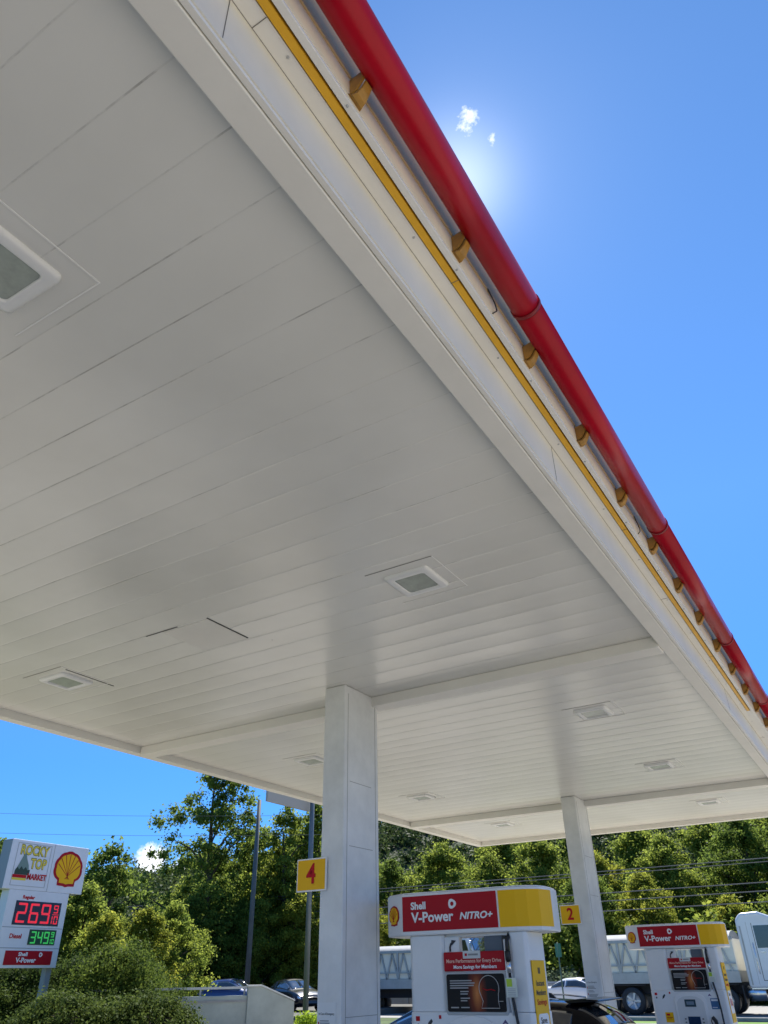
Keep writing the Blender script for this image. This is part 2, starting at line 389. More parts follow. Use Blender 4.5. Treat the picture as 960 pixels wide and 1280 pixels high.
# columns
for i in (-1, 0, 1):
    y = 7.29 + 8.27*i
    col = cb(MB().box(-5.33, y, 0.155, -5.03, y+.74, ZC-.003), 'column', COLP, 0.012)
    s = MB()
    xr = -5.03
    for yy in (y+.07, y+.67): s.box(xr-.001, yy, .16, xr+.0025, yy+.0035, ZC-.1)
    for zz, a, b in ((1.35, .07, .67), (2.93, .12, .60), (3.62, .12, .58)): s.box(xr-.001, y+a, zz+.02*i, xr+.0025, y+b, zz+.02*i+.004)
    s.v = [(p[0]+5.33, p[1]-7.9, p[2]) for p in s.v]
    s.build('panel_seam', mat('seam_dirt', (0.22, 0.21, 0.19), 0.8), col)
# red tube in sections with slip joints
YJ = [Y0-.15, -2.9, 0.1, 3.19, 6.29, 9.5, 12.35, 15.4, 18.4, Y1+.15]
TX, TZ, TR = -0.885, ZC+0.40, 0.088
for a, b in zip(YJ, YJ[1:]):
    t = MB().tube([(TX, a+.004, TZ), (TX, b-.004, TZ)], TR, 40)
    tb = cb(t, 'red_tube', TUBE)
    q = MB().tube([(TX, b-.03, TZ), (TX, b-.004, TZ)], TR+.006, 40)
    q.v = [(x+5.33, y-7.9, z) for x, y, z in q.v]; q.build('joint_collar', mat('dark_red', (0.22, 0.004, 0.008), 0.5), tb)
# ochre brackets that carry the tube
n = 0
for i in range(-4, 20):
    y = i + 0.52
    k = MB(); path = [(-1.040, .275), (-1.022, .262), (-0.998, .268), (-0.975, .295), (-0.955, .335)]
    wd = [.050, .038, .030, .025, .022]
    vs_ = []
    for (x, z), w_ in zip(path, wd):
        for (dx, dz, sy) in ((0, 0, -1), (0, 0, 1), (-.008, .012, 1), (-.008, .012, -1)): vs_.append((x+dx, y+sy*w_, ZC+z+dz))
    fs = [(j*4+a, j*4+(a+1) % 4, (j+1)*4+(a+1) % 4, (j+1)*4+a) for j in range(4) for a in range(4)] + [(3, 2, 1, 0), (16, 17, 18, 19)]
    k.add(vs_, fs, 0, False)
    for sy in (-.030, .027): k.prism([(-1.040, .40), (-1.036, .285), (-1.00, .30), (-.960, .36), (-.955, .42)], y+sy-.005, y+sy+.005, 'y')
    k.v = [(p[0], p[1], p[2] if p[2] > 4 else p[2]+ZC) for p in k.v]
    cb(k, 'bracket', BRK)
for i in range(-4, 22):
    y = i*1.07 + .31
    for x, z in ((-1.160, ZC+.2495), (-1.060, ZC+.2355)):
        k = MB().lathe([(0, .0075), (-.003, .0065), (-.004, .001)], (x, y+(x+1.1)*3, z), 'z', 8); cb(k, 'screw', GREYP)
# a loose wire or two on the fascia
for y in (3.0, 6.1):
    k = MB().tube([(-1.037, y, ZC+.27), (-1.02, y+.03, ZC+.31), (-1.024, y+.02, ZC+.37), (-1.028, y-.06, ZC+.42)], .004, 6); cb(k, 'loose_wire', BLACK)

# ceiling lights
LENS = mat('frosted_lens', (0.40, 0.44, 0.39), 0.22, spec=0.6, var=0.2, vscale=9)
def rrect(cx, cy, hx, hy, r, n=5):
    p = []
    for sx, sy, a0 in ((1, 1, 0), (-1, 1, 90), (-1, -1, 180), (1, -1, 270)):
        for j in range(n+1):
            a = rad(a0 + 90*j/n); p.append((cx + sx*(hx-r) + r*math.cos(a), cy + sy*(hy-r) + r*math.sin(a)))
    return p
def ceiling_light():
    r = empty('ceiling_light')
    k = MB(); o = [rrect(0, 0, a, a, b) for a, b in ((.225, .04), (.225, .04), (.205, .04), (.165, .035), (.155, .03), (.15, .03))]
    zs = [0, -.018, -.030, -.034, -.026, -.008]; n_ = len(o[0]); v = []
    for q, z in zip(o, zs): v += [(x, y, z) for x, y in q]
    f = [(i*n_+j, (i+1)*n_+j, (i+1)*n_+(j+1) % n_, i*n_+(j+1) % n_) for i in range(5) for j in range(n_)]
    k.add(v, f, 0, True); k.build('frame', PLAST, r)
    MB().prism(rrect(0, 0, .1505, .1505, .03), -.010, -.020, 'z').build('lens', LENS, r)
    k = MB()
    for a, b in (((-.34, .34), (.34, .348)), ((.34, -.34), (.348, .348))): k.box(a[0], a[1], -.004, b[0], b[1], -.0005)
    k.build('cover_plate_edge', mat('plate_edge', (0.86, 0.85, 0.82), 0.4), r)
    MB().box(-.34, -.345, -.003, .34, -.338, -.0005).build('cover_plate_gap', mat('plate_gap', (0.2, 0.19, 0.17), 0.7), r)
    return r
LP = [(-2.92, 1.12, 'square canopy light nearest the camera at the left edge of the ceiling'), (-2.90, 5.33, 'square canopy light by the red rail side, just before the first cross beam'),
      (-7.70, 5.30, 'square canopy light on the far side, before the first cross beam'), (-7.62, 10.1, 'square canopy light seen just left of the thick column'),
      (-2.85, 10.2, 'square canopy light by the red rail side, first one past the near cross beam'), (-2.90, 13.95, 'square canopy light by the red rail side, just before the far cross beam'),
      (-7.61, 13.8, 'square canopy light on the far side, between the two columns'), (-2.87, 17.95, 'square canopy light past the far cross beam, nearest the right edge'),
      (-7.61, 17.8, 'square canopy light past the far cross beam near the far corner')]
base = ceiling_light()
for i, (x, y, lab) in enumerate(LP):
    o = base if i == 0 else copy_tree(base)
    o.location = (x, y, ZC - 0.0005); tag(o, lab, 'ceiling light', 'lights in the canopy ceiling')
# patched panel in the planks
hp = MB(); hp.box(-5.66, 4.90, ZC-.006, -5.06, 5.50, ZC-.0006); o = hp.build('ceiling_patch', WHITE, canopy); o.location = (5.33, -7.9, 0)
hp = MB(); hp.box(-5.055, 4.88, ZC-.004, -5.04, 5.50, ZC-.0006); o = hp.build('ceiling_patch_gap', DARK, canopy); o.location = (5.33, -7.9, 0)
hp = MB(); hp.box(-5.90, 4.872, ZC-.003, -5.45, 4.884, ZC-.0006); o = hp.build('ceiling_patch_gap', DARK, canopy); o.location = (5.33, -7.9, 0)
hp = MB(); hp.box(-7.4, 5.05, ZC-.003, -7.385, 5.75, ZC-.0006); o = hp.build('ceiling_patch_gap', DARK, canopy); o.location = (5.33, -7.9, 0)

# ------------------------------------------------------------------ pump islands
def island(y, label):
    o = MB().prism(rrect(0, 0, 2.6, .62, .55, 8), 0.0, 0.155, 'z').build('pump_island', CONC, None, 0.02)
    o.location = (-4.3, y, 0.002); tag(o, label, 'kerbed island', 'pump islands'); return o
island(7.9, 'concrete kerbed island under the near pump and thick column'); island(16.17, 'concrete kerbed island under the far pump and slim column')

# number plates on the columns
def number_plate(num, x, y, z, lab):
    r = empty('number_sign', (x, y, z), 0, lab, 'sign', 'pump number signs on the columns')
    MB().box(-.20, -.012, -.165, .20, .004, .165).build('plate', TXTW, r, 0.004)
    MB().box(-.185, -.0155, -.15, .185, -.0125, .15).build('yellow_face', YEL, r)
    text(num, TXTR, r, (0.0, -.018, 0), RF, .20, .125, 'numeral', .0015, .006)
    MB().box(-.02, .0045, -.08, .16, .016, .08).build('mounting_plate', STEEL, r)
number_plate('4', -5.43, 7.272, 2.655, 'yellow square sign with red numeral 4 on the near column')
number_plate('2', -5.43, 15.542, 2.63, 'yellow square sign with red numeral 2 on the far column')
def notice(x, y, z, lab):
    r = empty('safety_notice', (x, y, z), 0, lab, 'notice', 'safety notices on the columns')
    MB().box(-.115, -.003, -.33, .115, -.0005, .33).build('sheet', mat('notice_paper', (0.72, 0.73, 0.73), 0.35), r)
    text('In Case of Emergency', TXTK, r, (0, -.004, .235), RF, .022, .19, 'heading', .0004)
    k = MB()
    random.seed(3)
    z_ = .18
    while z_ > -.3:
        w_ = random.uniform(.09, .17); k.box(-.08, -.0045, z_, -.08+w_, -.0035, z_-.006)
        z_ -= .018 if random.random() > .25 else .035
    k.build('small_print', TXTK, r)
    k = MB(); k.box(-.10, -.0045, .17, -.088, -.0035, .14); k.box(-.10, -.0045, .07, -.088, -.0035, .04); k.build('red_marks', TXTR, r)
notice(-5.205, 7.288, 1.15, 'pale paper notice with fine print low on the near column')
notice(-5.205, 15.558, 1.30, 'pale paper notice with fine print low on the far column')

# ------------------------------------------------------------------ pumps
def ad_mat():
    M = bpy.data.materials.new('advert_print'); M.use_nodes = True; n = M.node_tree; b = n.nodes['Principled BSDF']; k = n.links.new
    b.inputs['Roughness'].default_value = 0.45; b.inputs['Specular IOR Level'].default_value = 0.2
    t = n.nodes.new('ShaderNodeTexCoord'); mp = n.nodes.new('ShaderNodeMapping'); mp.inputs['Location'].default_value = (-.02*7, 0, 0.02); mp.inputs['Scale'].default_value = (9, 0, 3.6)
    k(t.outputs['Object'], mp.inputs[0]); g = n.nodes.new('ShaderNodeTexGradient'); g.gradient_type = 'SPHERICAL'; k(mp.outputs[0], g.inputs[0])
    r = n.nodes.new('ShaderNodeValToRGB'); r.color_ramp.elements[0].color = (0.012, 0.010, 0.010, 1); r.color_ramp.elements[1].color = (0.62, 0.22, 0.06, 1)
    e = r.color_ramp.elements.new(0.45); e.color = (0.16, 0.03, 0.012, 1)
    k(g.outputs['Fac'], r.inputs['Fac']); k(r.outputs[0], b.inputs['Base Color']); return M
ADM = ad_mat()
def make_pump():
    r = empty('fuel_pump')
    # ---- topper
    pts = [(-1.045, -.08), (-1.02, -.25), (-.75, -.40), (.37, -.40), (.55, -.388), (.66, -.348), (.755, -.265), (.795, -.10)]
    outl = pts + [(-.26-x, -y) for x, y in pts]
    z0, z1 = 2.045, 2.435
    def grow(d): return [(-.13+(x+.13)*(1+d), y*(1+d*2)) for x, y in outl]
    top = MB().prism(grow(0), z0, z1, 'z').build('topper', PLAST, r, 0.015)
    MB().prism(grow(-.02), z1+.001, z1+.012, 'z').build('topper_cap', PLAST, top, 0.01)
    for s in (1, -1):
        def fx(o):       # the same panels on the other face
            if s < 0:
                for v in o.data.vertices: v.co.x, v.co.y = -.26-v.co.x, -v.co.y
            return o
        fx(MB().box(-.742, -.4045, z0+.040, .355, -.4005, z1-.025).build('red_panel', RED, top))
        y_ = [(.375, -.4045), (.55, -.3925), (.662, -.353), (.760, -.268), (.7985, -.11), (.7995, -.04)]
        k = MB(); v = [(x, y, z) for x, y in y_ for z in (z0+.040, z1-.025)]
        v += [(x-.002, y+.006, z) for x, y in y_ for z in (z0+.040, z1-.025)]
        nn = len(y_)
        f = [(2*i, 2*i+2, 2*i+3, 2*i+1) for i in range(nn-1)] + [(2*nn+2*i+1, 2*nn+2*i+3, 2*nn+2*i+2, 2*nn+2*i) for i in range(nn-1)]
        f += [(0, 1, 2*nn+1, 2*nn), (2*nn-2, 4*nn-2, 4*nn-1, 2*nn-1)]
        f += [(2*i, 2*nn+2*i, 2*nn+2*i+2, 2*i+2) for i in range(nn-1)] + [(2*i+1, 2*i+3, 2*nn+2*i+3, 2*nn+2*i+1) for i in range(nn-1)]
        fx(k.add(v, f, 0, False).build('yellow_panel', YEL, top))
        def P(x, y, z): return (x if s > 0 else -.26-x, y*s, z)
        rt = RF if s > 0 else (rad(90), 0, rad(180))
        text('Shell', TXTW, top, P(-.545, -.4075, 2.315), rt, .068, .18, 'lettering', .001, .003)
        text('V-Power', TXTW, top, P(-.385, -.4075, 2.205), rt, .094, .50, 'lettering', .001, .0035)
        text('NITRO+', TXTW, top, P(.115, -.4075, 2.20), rt, .062, .37, 'lettering', .001, .0025, .25)
        fx(ring(MB(), -.145, 2.318, .045, -.4045, -.408).build('ring_emblem', TXTW, top))
        # the shell on the chamfered end
        xr_ = Vector((.30, -.16, 0)).normalized(); yo = Vector((.16, .30, 0)).normalized()   # right along the facet, inward
        c0 = Vector((-.89, -.322, 2.24)) - yo * .003
        M4 = Matrix(((xr_.x, yo.x, 0, c0.x), (xr_.y, yo.y, 0, c0.y), (0, 0, 1, c0.z), (0, 0, 0, 1)))
        if s < 0: M4 = Matrix.Translation((-.26, 0, 0)) @ Matrix.Rotation(math.pi, 4, 'Z') @ M4
        shell_logo(top, M4, .10)
    # ---- posts and cabinet
    for x0, x1, nm in ((-.70, -.29, 'post'), (.42, .62, 'post')):
        MB().prism([(x0, -.33), (x0+.035, -.36), (x1-.035, -.36), (x1, -.33), (x1, .07), (x1-.04, .10), (x0+.04, .10), (x0, .07)], 1.385, z0-.001, 'z').build(nm, PLAST, r, 0.01)
    MB().box(-.289, -.30, 2.02, .419, .05, 2.044).build('top_rail', PLAST, r)
    body = MB().prism([(-.70, -.35), (-.66, -.38), (.59, -.38), (.625, -.35), (.625, .08), (.59, .11), (-.66, .11), (-.70, .08)], .28, 1.384, 'z').build('cabinet', PLAST, r, 0.012)
    MB().box(-.68, -.36, .155, .60, .09, .279).build('plinth', GREYP, r)
    # red header board and advert screen
    hd = MB().box(-.29, -.378, 1.722, .375, -.350, 1.888).build('header_board', RED, r, 0.01)
    text('More Performance for Every Drive', mat('pink_lettering', (0.80, 0.45, 0.35), 0.4), hd, (.042, -.380, 1.808), RF, .032, .60, 'lettering', .0008, .001)
    text('More Savings for Members', TXTW, hd, (.055, -.380, 1.757), RF, .030, .47, 'lettering', .0008, .001)
    pl = MB().box(-.068, -.384, 1.828, .125, -.3785, 1.895).build('badge_plate', mat('badge_grey', (0.62, 0.62, 0.60), 0.4), r, 0.006)
    MB().box(-.045, -.386, 1.850, -.020, -.3842, 1.873).build('badge_mark', TXTR, pl)
    k = MB(); k.box(-.008, -.386, 1.854, .10, -.3842, 1.870); k.build('badge_bar', mat('bar_grey', (0.25, 0.25, 0.25), 0.5), pl)
    sf = MB().box(-.285, -.385, 1.352, .385, -.30, 1.720).build('screen_frame', GREYP, r, 0.02)
    for q in sf.data.materials: pass
    ad = MB().prism([(x, z) for x, z in rrect(0, 0, .312, .155, .02)], -.004, .0, 'y').build('advert_screen', ADM, r); ad.location = (.05, -.386, 1.543)
    k = MB()
    for i, (w_, z_) in enumerate(((.24, .105), (.27, .085), (.26, .065), (.20, .045))): k.box(-.275, -.0055, z_, -.275+w_, -.0045, z_-.010)
    for i, (w_, z_) in enumerate(((.09, .015), (.08, -.005), (.10, -.04), (.07, -.06), (.09, -.115))): k.box(-.165, -.0055, z_, -.165+w_, -.0045, z_-.009)
    k.box(-.275, -.0055, -.115, -.19, -.0045, -.125)
    k.build('advert_small_print', mat('faint_print', (.38,.37,.36), .5), ad)
    # outline drawing on the advert
    arc = [(.145 + .105*math.cos(rad(a)), .0, .035 + .105*math.sin(rad(a))) for a in range(-25, 206, 11)]
    arc = [(.285, 0, -.07), (.235, 0, -.07)] + arc[0:] + [(.075, 0, -.07), (.055, 0, -.125), (.245, 0, -.125), (.235, 0, -.07)]
    MB().tube([(x, -.006, z) for x, _, z in arc], .003, 5).build('advert_line_art', mat('line_grey', (0.55, 0.53, 0.5), 0.4), ad)
    MB().tube([(.08, -.006, .035), (.12, -.006, .02), (.17, -.006, .025), (.21, -.006, .015)], .004, 5).build('advert_red_line', TXTR, ad)
    # arrow panel and dark box above the header, behind
    ap = MB().box(-.285, -.34, 1.889, -.125, -.31, 2.02).build('arrow_panel', PLAST, r)
    k = MB().tube([(-.225, -.343, 1.893), (-.227, -.343, 1.93), (-.215, -.343, 1.96), (-.190, -.343, 1.972)], .010, 8); k.prism([(-.205, 1.995), (-.205, 1.948), (-.155, 1.988)], -.35, -.34, 'y'); k.build('arrow', TXTK, ap)
    MB().box(.14, -.30, 1.889, .33, -.15, 2.018).build('speaker_box', mat('slate_plastic', (0.11, 0.14, 0.17), 0.5), r)
    # hoses, breakaway and tag
    MB().tube([(.425, -.30, 2.04), (.427, -.395, 1.97), (.43, -.41, 1.88)], .019, 10).build('hose', BLACK, r)
    k = MB().tube([(.43, -.41, 1.88), (.432, -.41, 1.80)], .028, 12); k.build('hose_swivel', BLACK, r)
    MB().tube([(.432, -.41, 1.80), (.436, -.41, 1.70)], .022, 12).build('breakaway', CHROME, r)
    MB().tube([(.436, -.41, 1.70), (.445, -.412, 1.50), (.475, -.415, 1.30), (.49, -.43, 1.10), (.50, -.47, .80), (.48, -.50, .55), (.42, -.47, .45), (.36, -.42, .60), (.345, -.42, .86)], .014, 10).build('hose', BLACK, r)
    MB().tube([(.40, -.395, 1.98), (.405, -.40, 1.62), (.43, -.40, 1.36)], .011, 8).build('hose_cover', PLAST, r)
    tg = MB().box(.395, -.436, 1.505, .505, -.430, 1.66).build('hose_tag', mat('tag_white', (0.66, 0.70, 0.62), 0.4), r)
    MB().box(.405, -.439, 1.59, .460, -.4365, 1.652).build('tag_square', mat('tag_green', (0.42, 0.60, 0.03), 0.4), tg)
    k = MB()
    for i in range(5): k.box(.41, -.4385, 1.575-.014*i, .49, -.4365, 1.569-.014*i)
    k.build('tag_print', GREYP, tg)
    # yellow upright sticker board on the side of the right post
    yb = MB().box(.6255, -.325, .90, .634, -.005, 1.80).build('yellow_board', YEL, r)
    def yt(b_, m_, y, z, h, w): text(b_, m_, yb, (.6355, y, z), RX, h, w, 'lettering', .0005, .001)
    yt('Instant', TXTK, -.165, 1.61, .045, .20); yt('Members', TXTK, -.165, 1.535, .045, .24); yt('Savings', TXTR, -.165, 1.46, .045, .24)
    k = MB(); k.box(.634, -.19, 1.69, .6365, -.17, 1.74); k.box(.634, -.16, 1.69, .6365, -.14, 1.74); k.build('icon', TXTK, yb)
    MB().prism(rrect(-.165, 1.20, .125, .17, .04), .6342, .6365, 'x').build('white_label', TXTW, yb)
    text('Save', TXTK, yb, (.638, -.17, 1.315), RX, .05, .15, 'lettering', .0005, .001)
    text('10¢', TXTR, yb, (.638, -.165, 1.19), RX, .11, .19, 'lettering', .0005, .003)
    # console: arched door, small display, blue screen, keys
    arch = [(-.30, .62), (-.30, 1.24), (-.26, 1.30), (-.16, 1.345), (-.02, 1.36), (.12, 1.345), (.22, 1.30), (.26, 1.24), (.26, .62)]
    dr = MB().prism(arch, -.381, -.405, 'y').build('console_door', PLAST, r, 0.012)
    inn = [(-.255, .66), (-.255, 1.20), (-.215, 1.25), (-.14, 1.285), (-.02, 1.297), (.10, 1.285), (.175, 1.25), (.215, 1.20), (.215, .66)]
    MB().prism(inn, -.4055, -.4075, 'y').build('door_inset', mat('inset_grey', (0.66, 0.67, 0.66), 0.4), dr)
    MB().box(-.115, -.414, 1.135, .075, -.408, 1.245).build('price_display', mat('display_green_grey', (0.05, 0.08, 0.10), 0.15, coat=.5), r)
    MB().box(-.085, -.4165, 1.165, .045, -.4145, 1.215).build('display_digits', mat('display_text', (0.15, 0.22, 0.28), 0.4), r)
    MB().box(-.105, -.4165, .79, .105, -.408, .99).build('screen', mat('screen_blue', (0.02, 0.045, 0.10), 0.1, coat=.5), r)
    k = MB()
    for sx in (-1, 1):
        for i in range(4): k.box(sx*.15-.014, -.416, .965-.05*i, sx*.15+.014, -.4078, .945-.05*i)
    k.build('side_keys', mat('key_dark', (0.12, 0.12, 0.13), 0.5), r)
    k = MB()
    for i in range(4):
        for j in range(3): k.box(-.09+.045*j, -.416, .76-.03*i, -.06+.045*j, -.4078, .742-.03*i)
    k.build('keypad', mat('key_dark', (0.1, 0.1, 0.1), 0.5), r)
    # nozzle boot and nozzle
    MB().box(.30, -.43, .60, .47, -.381, .86).build('nozzle_boot', BLACK, r, 0.01)
    nz_ = MB().tube([(.38, -.45, .84), (.37, -.48, .93), (.33, -.49, .99)], [.022, .034, .030], 10); nz_.tube([(.33, -.49, .99), (.30, -.50, .93), (.33, -.50, .82), (.37, -.47, .80)], .009, 6); nz_.build('nozzle', BLACK, r)
    # stickers on the left
    k = MB(); k.box(-.64, -.3835, 1.24, -.575, -.381, 1.36); st = k.build('grade_sticker', TXTW, r)
    k = MB(); k.box(-.63, -.385, 1.31, -.585, -.3837, 1.35); k.build('sticker_print', TXTR, st)
    k = MB(); k.tube([(-.61, -.385, 1.285), (-.60, -.385, 1.262)], .012, 8); k.build('sticker_dot', TXTK, st)
    k = MB(); k.box(-.52, -.3835, 1.23, -.43, -.381, 1.35); st = k.build('warning_sticker', TXTW, r)
    k = MB(); k.prism([(-.505, 1.25), (-.49, 1.30), (-.455, 1.33), (-.44, 1.31), (-.47, 1.27)], -.3837, -.385, 'y'); k.build('sticker_print', TXTK, st)
    MB().box(-.37, -.384, 1.33, -.345, -.381, 1.36).build('red_mark', TXTR, r)
    st = MB().box(-.50, -.3835, .90, -.36, -.381, 1.05).build('yellow_sticker', YEL, r)
    k = MB(); k.box(-.48, -.385, .97, -.38, -.3837, .98); k.box(-.48, -.385, .95, -.40, -.3837, .956); k.box(-.48, -.385, 1.0, -.42, -.3837, 1.03); k.build('sticker_print', TXTR, st)
    k = MB(); k.box(.33, -.3835, 1.10, .47, -.381, 1.26); st = k.build('blue_sticker', mat('sticker_blue', (0.05, 0.14, 0.30), 0.4), r)
    k = MB(); k.box(.345, -.385, 1.22, .455, -.3837, 1.245); k.box(.345, -.385, 1.12, .43, -.3837, 1.13); k.build('sticker_print', TXTW, st)
    st = MB().box(.29, -.3835, 1.28, .38, -.381, 1.345).build('card_sticker', TXTW, r)
    k = MB(); k.prism([(.30, 1.29), (.335, 1.33), (.37, 1.29), (.335, 1.30)], -.3837, -.385, 'y'); k.build('sticker_print', mat('purple_print', (0.12, 0.08, 0.2), 0.5), st)
    return r
p1 = make_pump(); p1.location = (-3.81, 8.13, .002)
tag(p1, 'white fuel pump with red and yellow topper beside the near thick column', 'fuel pump', 'fuel pumps under the canopy')
p2 = copy_tree(p1); p2.location = (-3.72, 16.85, .002)
tag(p2, 'white fuel pump with red and yellow topper in front of the silver truck', 'fuel pump', 'fuel pumps under the canopy')

# ------------------------------------------------------------------ price sign
def price_sign():
    r = empty('price_sign', (-20.5, 14.8, 0), 0, 'tall white roadside price sign with yellow shell emblem and lit fuel prices', 'price sign')
    SG = mat('sign_grey', (0.30, 0.33, 0.36), 0.5); SW = mat('sign_white', (0.74, 0.75, 0.78), 0.35, var=.05)
    Y = lambda y: y - 14.8
    for y in (13.90, 15.60): MB().box(-.30, Y(y)-.09, 0, -.12, Y(y)+.09, 4.1).build('post', SG, r, .01)
    hb = MB().box(-.42, Y(13.55), 3.87, -.003, Y(16.14), 5.12).build('header_box', SW, r, .015)
    MB().box(-.43, Y(13.55)-.004, 3.88, -.02, Y(13.55)-.0005, 5.11).build('side_cover', SG, hb)
    k = MB()
    for a, b, c, d in ((13.74, 3.96, 14.84, 3.975), (13.74, 5.025, 14.84, 5.04), (13.74, 3.976, 13.755, 5.024), (14.825, 3.976, 14.84, 5.024)): k.box(-.0025, Y(a), b, .004, Y(c), d)
    k.build('panel_frame', GREYP, hb)
    MB().box(-.0025, Y(14.93), 3.88, .003, Y(14.945), 5.11).build('panel_joint', GREYP, hb)
    OUT = mat('olive_lettering', (0.20, 0.17, 0.03), .5); YL = mat('yellow_lettering', (0.80, 0.62, 0.05), .4)
    text('ROCKY', OUT, hb, (.001, Y(14.30), 4.86), RX, .25, .92, 'lettering', .002, .018)
    text('ROCKY', YL, hb, (.006, Y(14.30), 4.86), RX, .24, .90, 'lettering', .002, .004)
    text('TOP', OUT, hb, (.001, Y(14.50), 4.53), RX, .26, .53, 'lettering', .002, .018)
    text('TOP', YL, hb, (.006, Y(14.50), 4.53), RX, .25, .51, 'lettering', .002, .004)
    text('MARKET', TXTR, hb, (.009, Y(14.52), 4.20), RX, .15, .62, 'lettering', .002, .006)
    def yz(pts): return [(Y(a), b) for a, b in pts]
    MB().prism(yz([(13.80, 4.30), (13.93, 4.60), (14.00, 4.78), (14.05, 4.80), (14.10, 4.66), (14.20, 4.48), (14.24, 4.30)]), .001, .005, 'x').build('mountain_picture', mat('mountain_green', (0.17, 0.25, 0.22), .5), hb)
    MB().prism(yz([(13.80, 4.24), (13.80, 4.34), (13.86, 4.43), (13.92, 4.36), (13.98, 4.45), (14.05, 4.37), (14.12, 4.44), (14.18, 4.36), (14.26, 4.38), (14.26, 4.24)]), .0055, .008, 'x').build('forest_picture', mat('forest_dark', (0.02, 0.05, 0.03), .5), hb)
    MB().box(.001, Y(13.76), 4.16, .005, Y(14.19), 4.235).build('stripe_red', TXTR, hb); MB().box(.001, Y(13.76), 4.10, .005, Y(14.19), 4.155).build('stripe_yellow', YL, hb)
    M4 = Matrix(((0, -1, 0, 0.0), (1, 0, 0, Y(15.52)), (0, 0, 1, 4.50), (0, 0, 0, 1)))
    shell_logo(hb, M4, .49)
    lb = MB().box(-.34, Y(13.78), 2.03, -.003, Y(15.72), 3.868).build('price_box', SW, r, .01)
    k = MB(); k.box(-.0025, Y(13.80), 2.965, .002, Y(15.70), 2.98); k.box(-.0025, Y(13.80), 2.48, .002, Y(15.70), 2.497); k.build('panel_joint', SG, lb)
    text('Regular', TXTR, lb, (.001, Y(14.42), 3.70), RX, .085, .38, 'lettering', .002, .004)
    text('Diesel', TXTR, lb, (.001, Y(14.26), 2.76), RX, .11, .36, 'lettering', .002, .004)
    LB = mat('led_board', (0.012, 0.016, 0.035), .35)
    MB().box(-.0025, Y(14.06), 3.03, .008, Y(15.52), 3.61).build('regular_board', LB, lb)
    MB().box(-.0025, Y(14.66), 2.57, .008, Y(15.52), 2.935).build('diesel_board', mat('led_board_green', (0.01, 0.06, 0.02), .4), lb)
    SEG = {'0': 'abcdef', '1': 'bc', '2': 'abged', '3': 'abgcd', '4': 'fgbc', '6': 'afgecd', '9': 'abfgcd'}
    def digit(mb, ch, y, z, w, h, t):
        for s in SEG[ch]:
            if s == 'a': q = (y+t*.3, z+h-t, y+w-t*.3, z+h)
            if s == 'd': q = (y+t*.3, z, y+w-t*.3, z+t)
            if s == 'g': q = (y+t*.3, z+h/2-t/2, y+w-t*.3, z+h/2+t/2)
            if s == 'f': q = (y, z+h/2+t*.3, y+t, z+h-t*.2)
            if s == 'b': q = (y+w-t, z+h/2+t*.3, y+w, z+h-t*.2)
            if s == 'e': q = (y, z+t*.2, y+t, z+h/2-t*.3)
            if s == 'c': q = (y+w-t, z+t*.2, y+w, z+h/2-t*.3)
            mb.box(.0085, q[0], q[1], .012, q[2], q[3])
    lr = mat('led_red', (0.5, 0.02, 0.04), .4, emit=(1, .03, .06), estr=.30); lg = mat('led_green', (0.05, 0.4, 0.1), .4, emit=(.08, .9, .15), estr=.18)
    for ch, y in zip('269', (14.14, 14.53, 14.90)):
        k = MB(); digit(k, ch, Y(y), 3.08, .29, .48, .055); k.build('led_digit', lr, lb)
    k = MB(); digit(k, '9', Y(15.29), 3.35, .15, .20, .03); digit(k, '1', Y(15.20), 3.08, .10, .20, .03); digit(k, '0', Y(15.34), 3.08, .13, .20, .03); k.box(.0085, Y(15.27), 3.305, .012, Y(15.48), 3.322); k.build('led_fraction', lr, lb)
    for ch, y in zip('349', (14.72, 14.93, 15.14)):
        k = MB(); digit(k, ch, Y(y), 2.60, .165, .29, .035); k.build('led_digit', lg, lb)
    k = MB(); digit(k, '9', Y(15.36), 2.76, .10, .13, .022); digit(k, '0', Y(15.40), 2.60, .08, .12, .02); digit(k, '1', Y(15.30), 2.60, .08, .12, .02); k.build('led_fraction', lg, lb)
    MB().box(-.0025, Y(14.06), 2.10, .006, Y(15.52), 2.43).build('red_panel', RED, lb)
    text('Shell', TXTW, lb, (.008, Y(14.60), 2.345), RX, .085, .28, 'lettering', .001, .004)
    text('V-Power', TXTW, lb, (.008, Y(14.72), 2.205), RX, .115, .62, 'lettering', .001, .005)
    k = ring(MB(), 0, 0, .055, 0, -.003); k.v = [(.0065 - v[1], Y(15.15) + v[0], 2.34 + v[2]) for v in k.v]; k.build('ring_emblem', TXTW, lb)
    return r
price_sign()

# ------------------------------------------------------------------ poles, wires, wall, guard rail
def cyl_thing(name, loc, pts, rs, m_, lab, cat, group=None, n=12):
    r = empty(name, loc, 0, lab, cat, group); MB().tube(pts, rs, n).build('pole', m_, r); return r
POLE = mat('dark_pole', (0.10, 0.11, 0.11), .6, var=.2); POLEG = mat('grey_pole', (0.16, 0.18, 0.19), .5, metal=.3, var=.15)
cyl_thing('utility_pole', (-30.2, 35.1, 0), [(0,0,0), (0,0,10.55)], [.15, .11], POLE, 'bare dark pole with nothing on top, left of the thick grey pole', 'pole')
r = empty('billboard_post', (-18.35, 24.45, 0), 0, 'grey steel pole on a concrete foot carrying a flat panel hidden behind the canopy edge', 'pole')
MB().tube([(0,0,.55), (0,0,9.3)], [.10, .085], 16).build('pole', POLEG, r)
MB().lathe([(.0, .0), (.0, .21), (.5, .19), (.56, .14), (.56, 0)], (0,0,0), 'z', 20).build('foot', CONC, r)
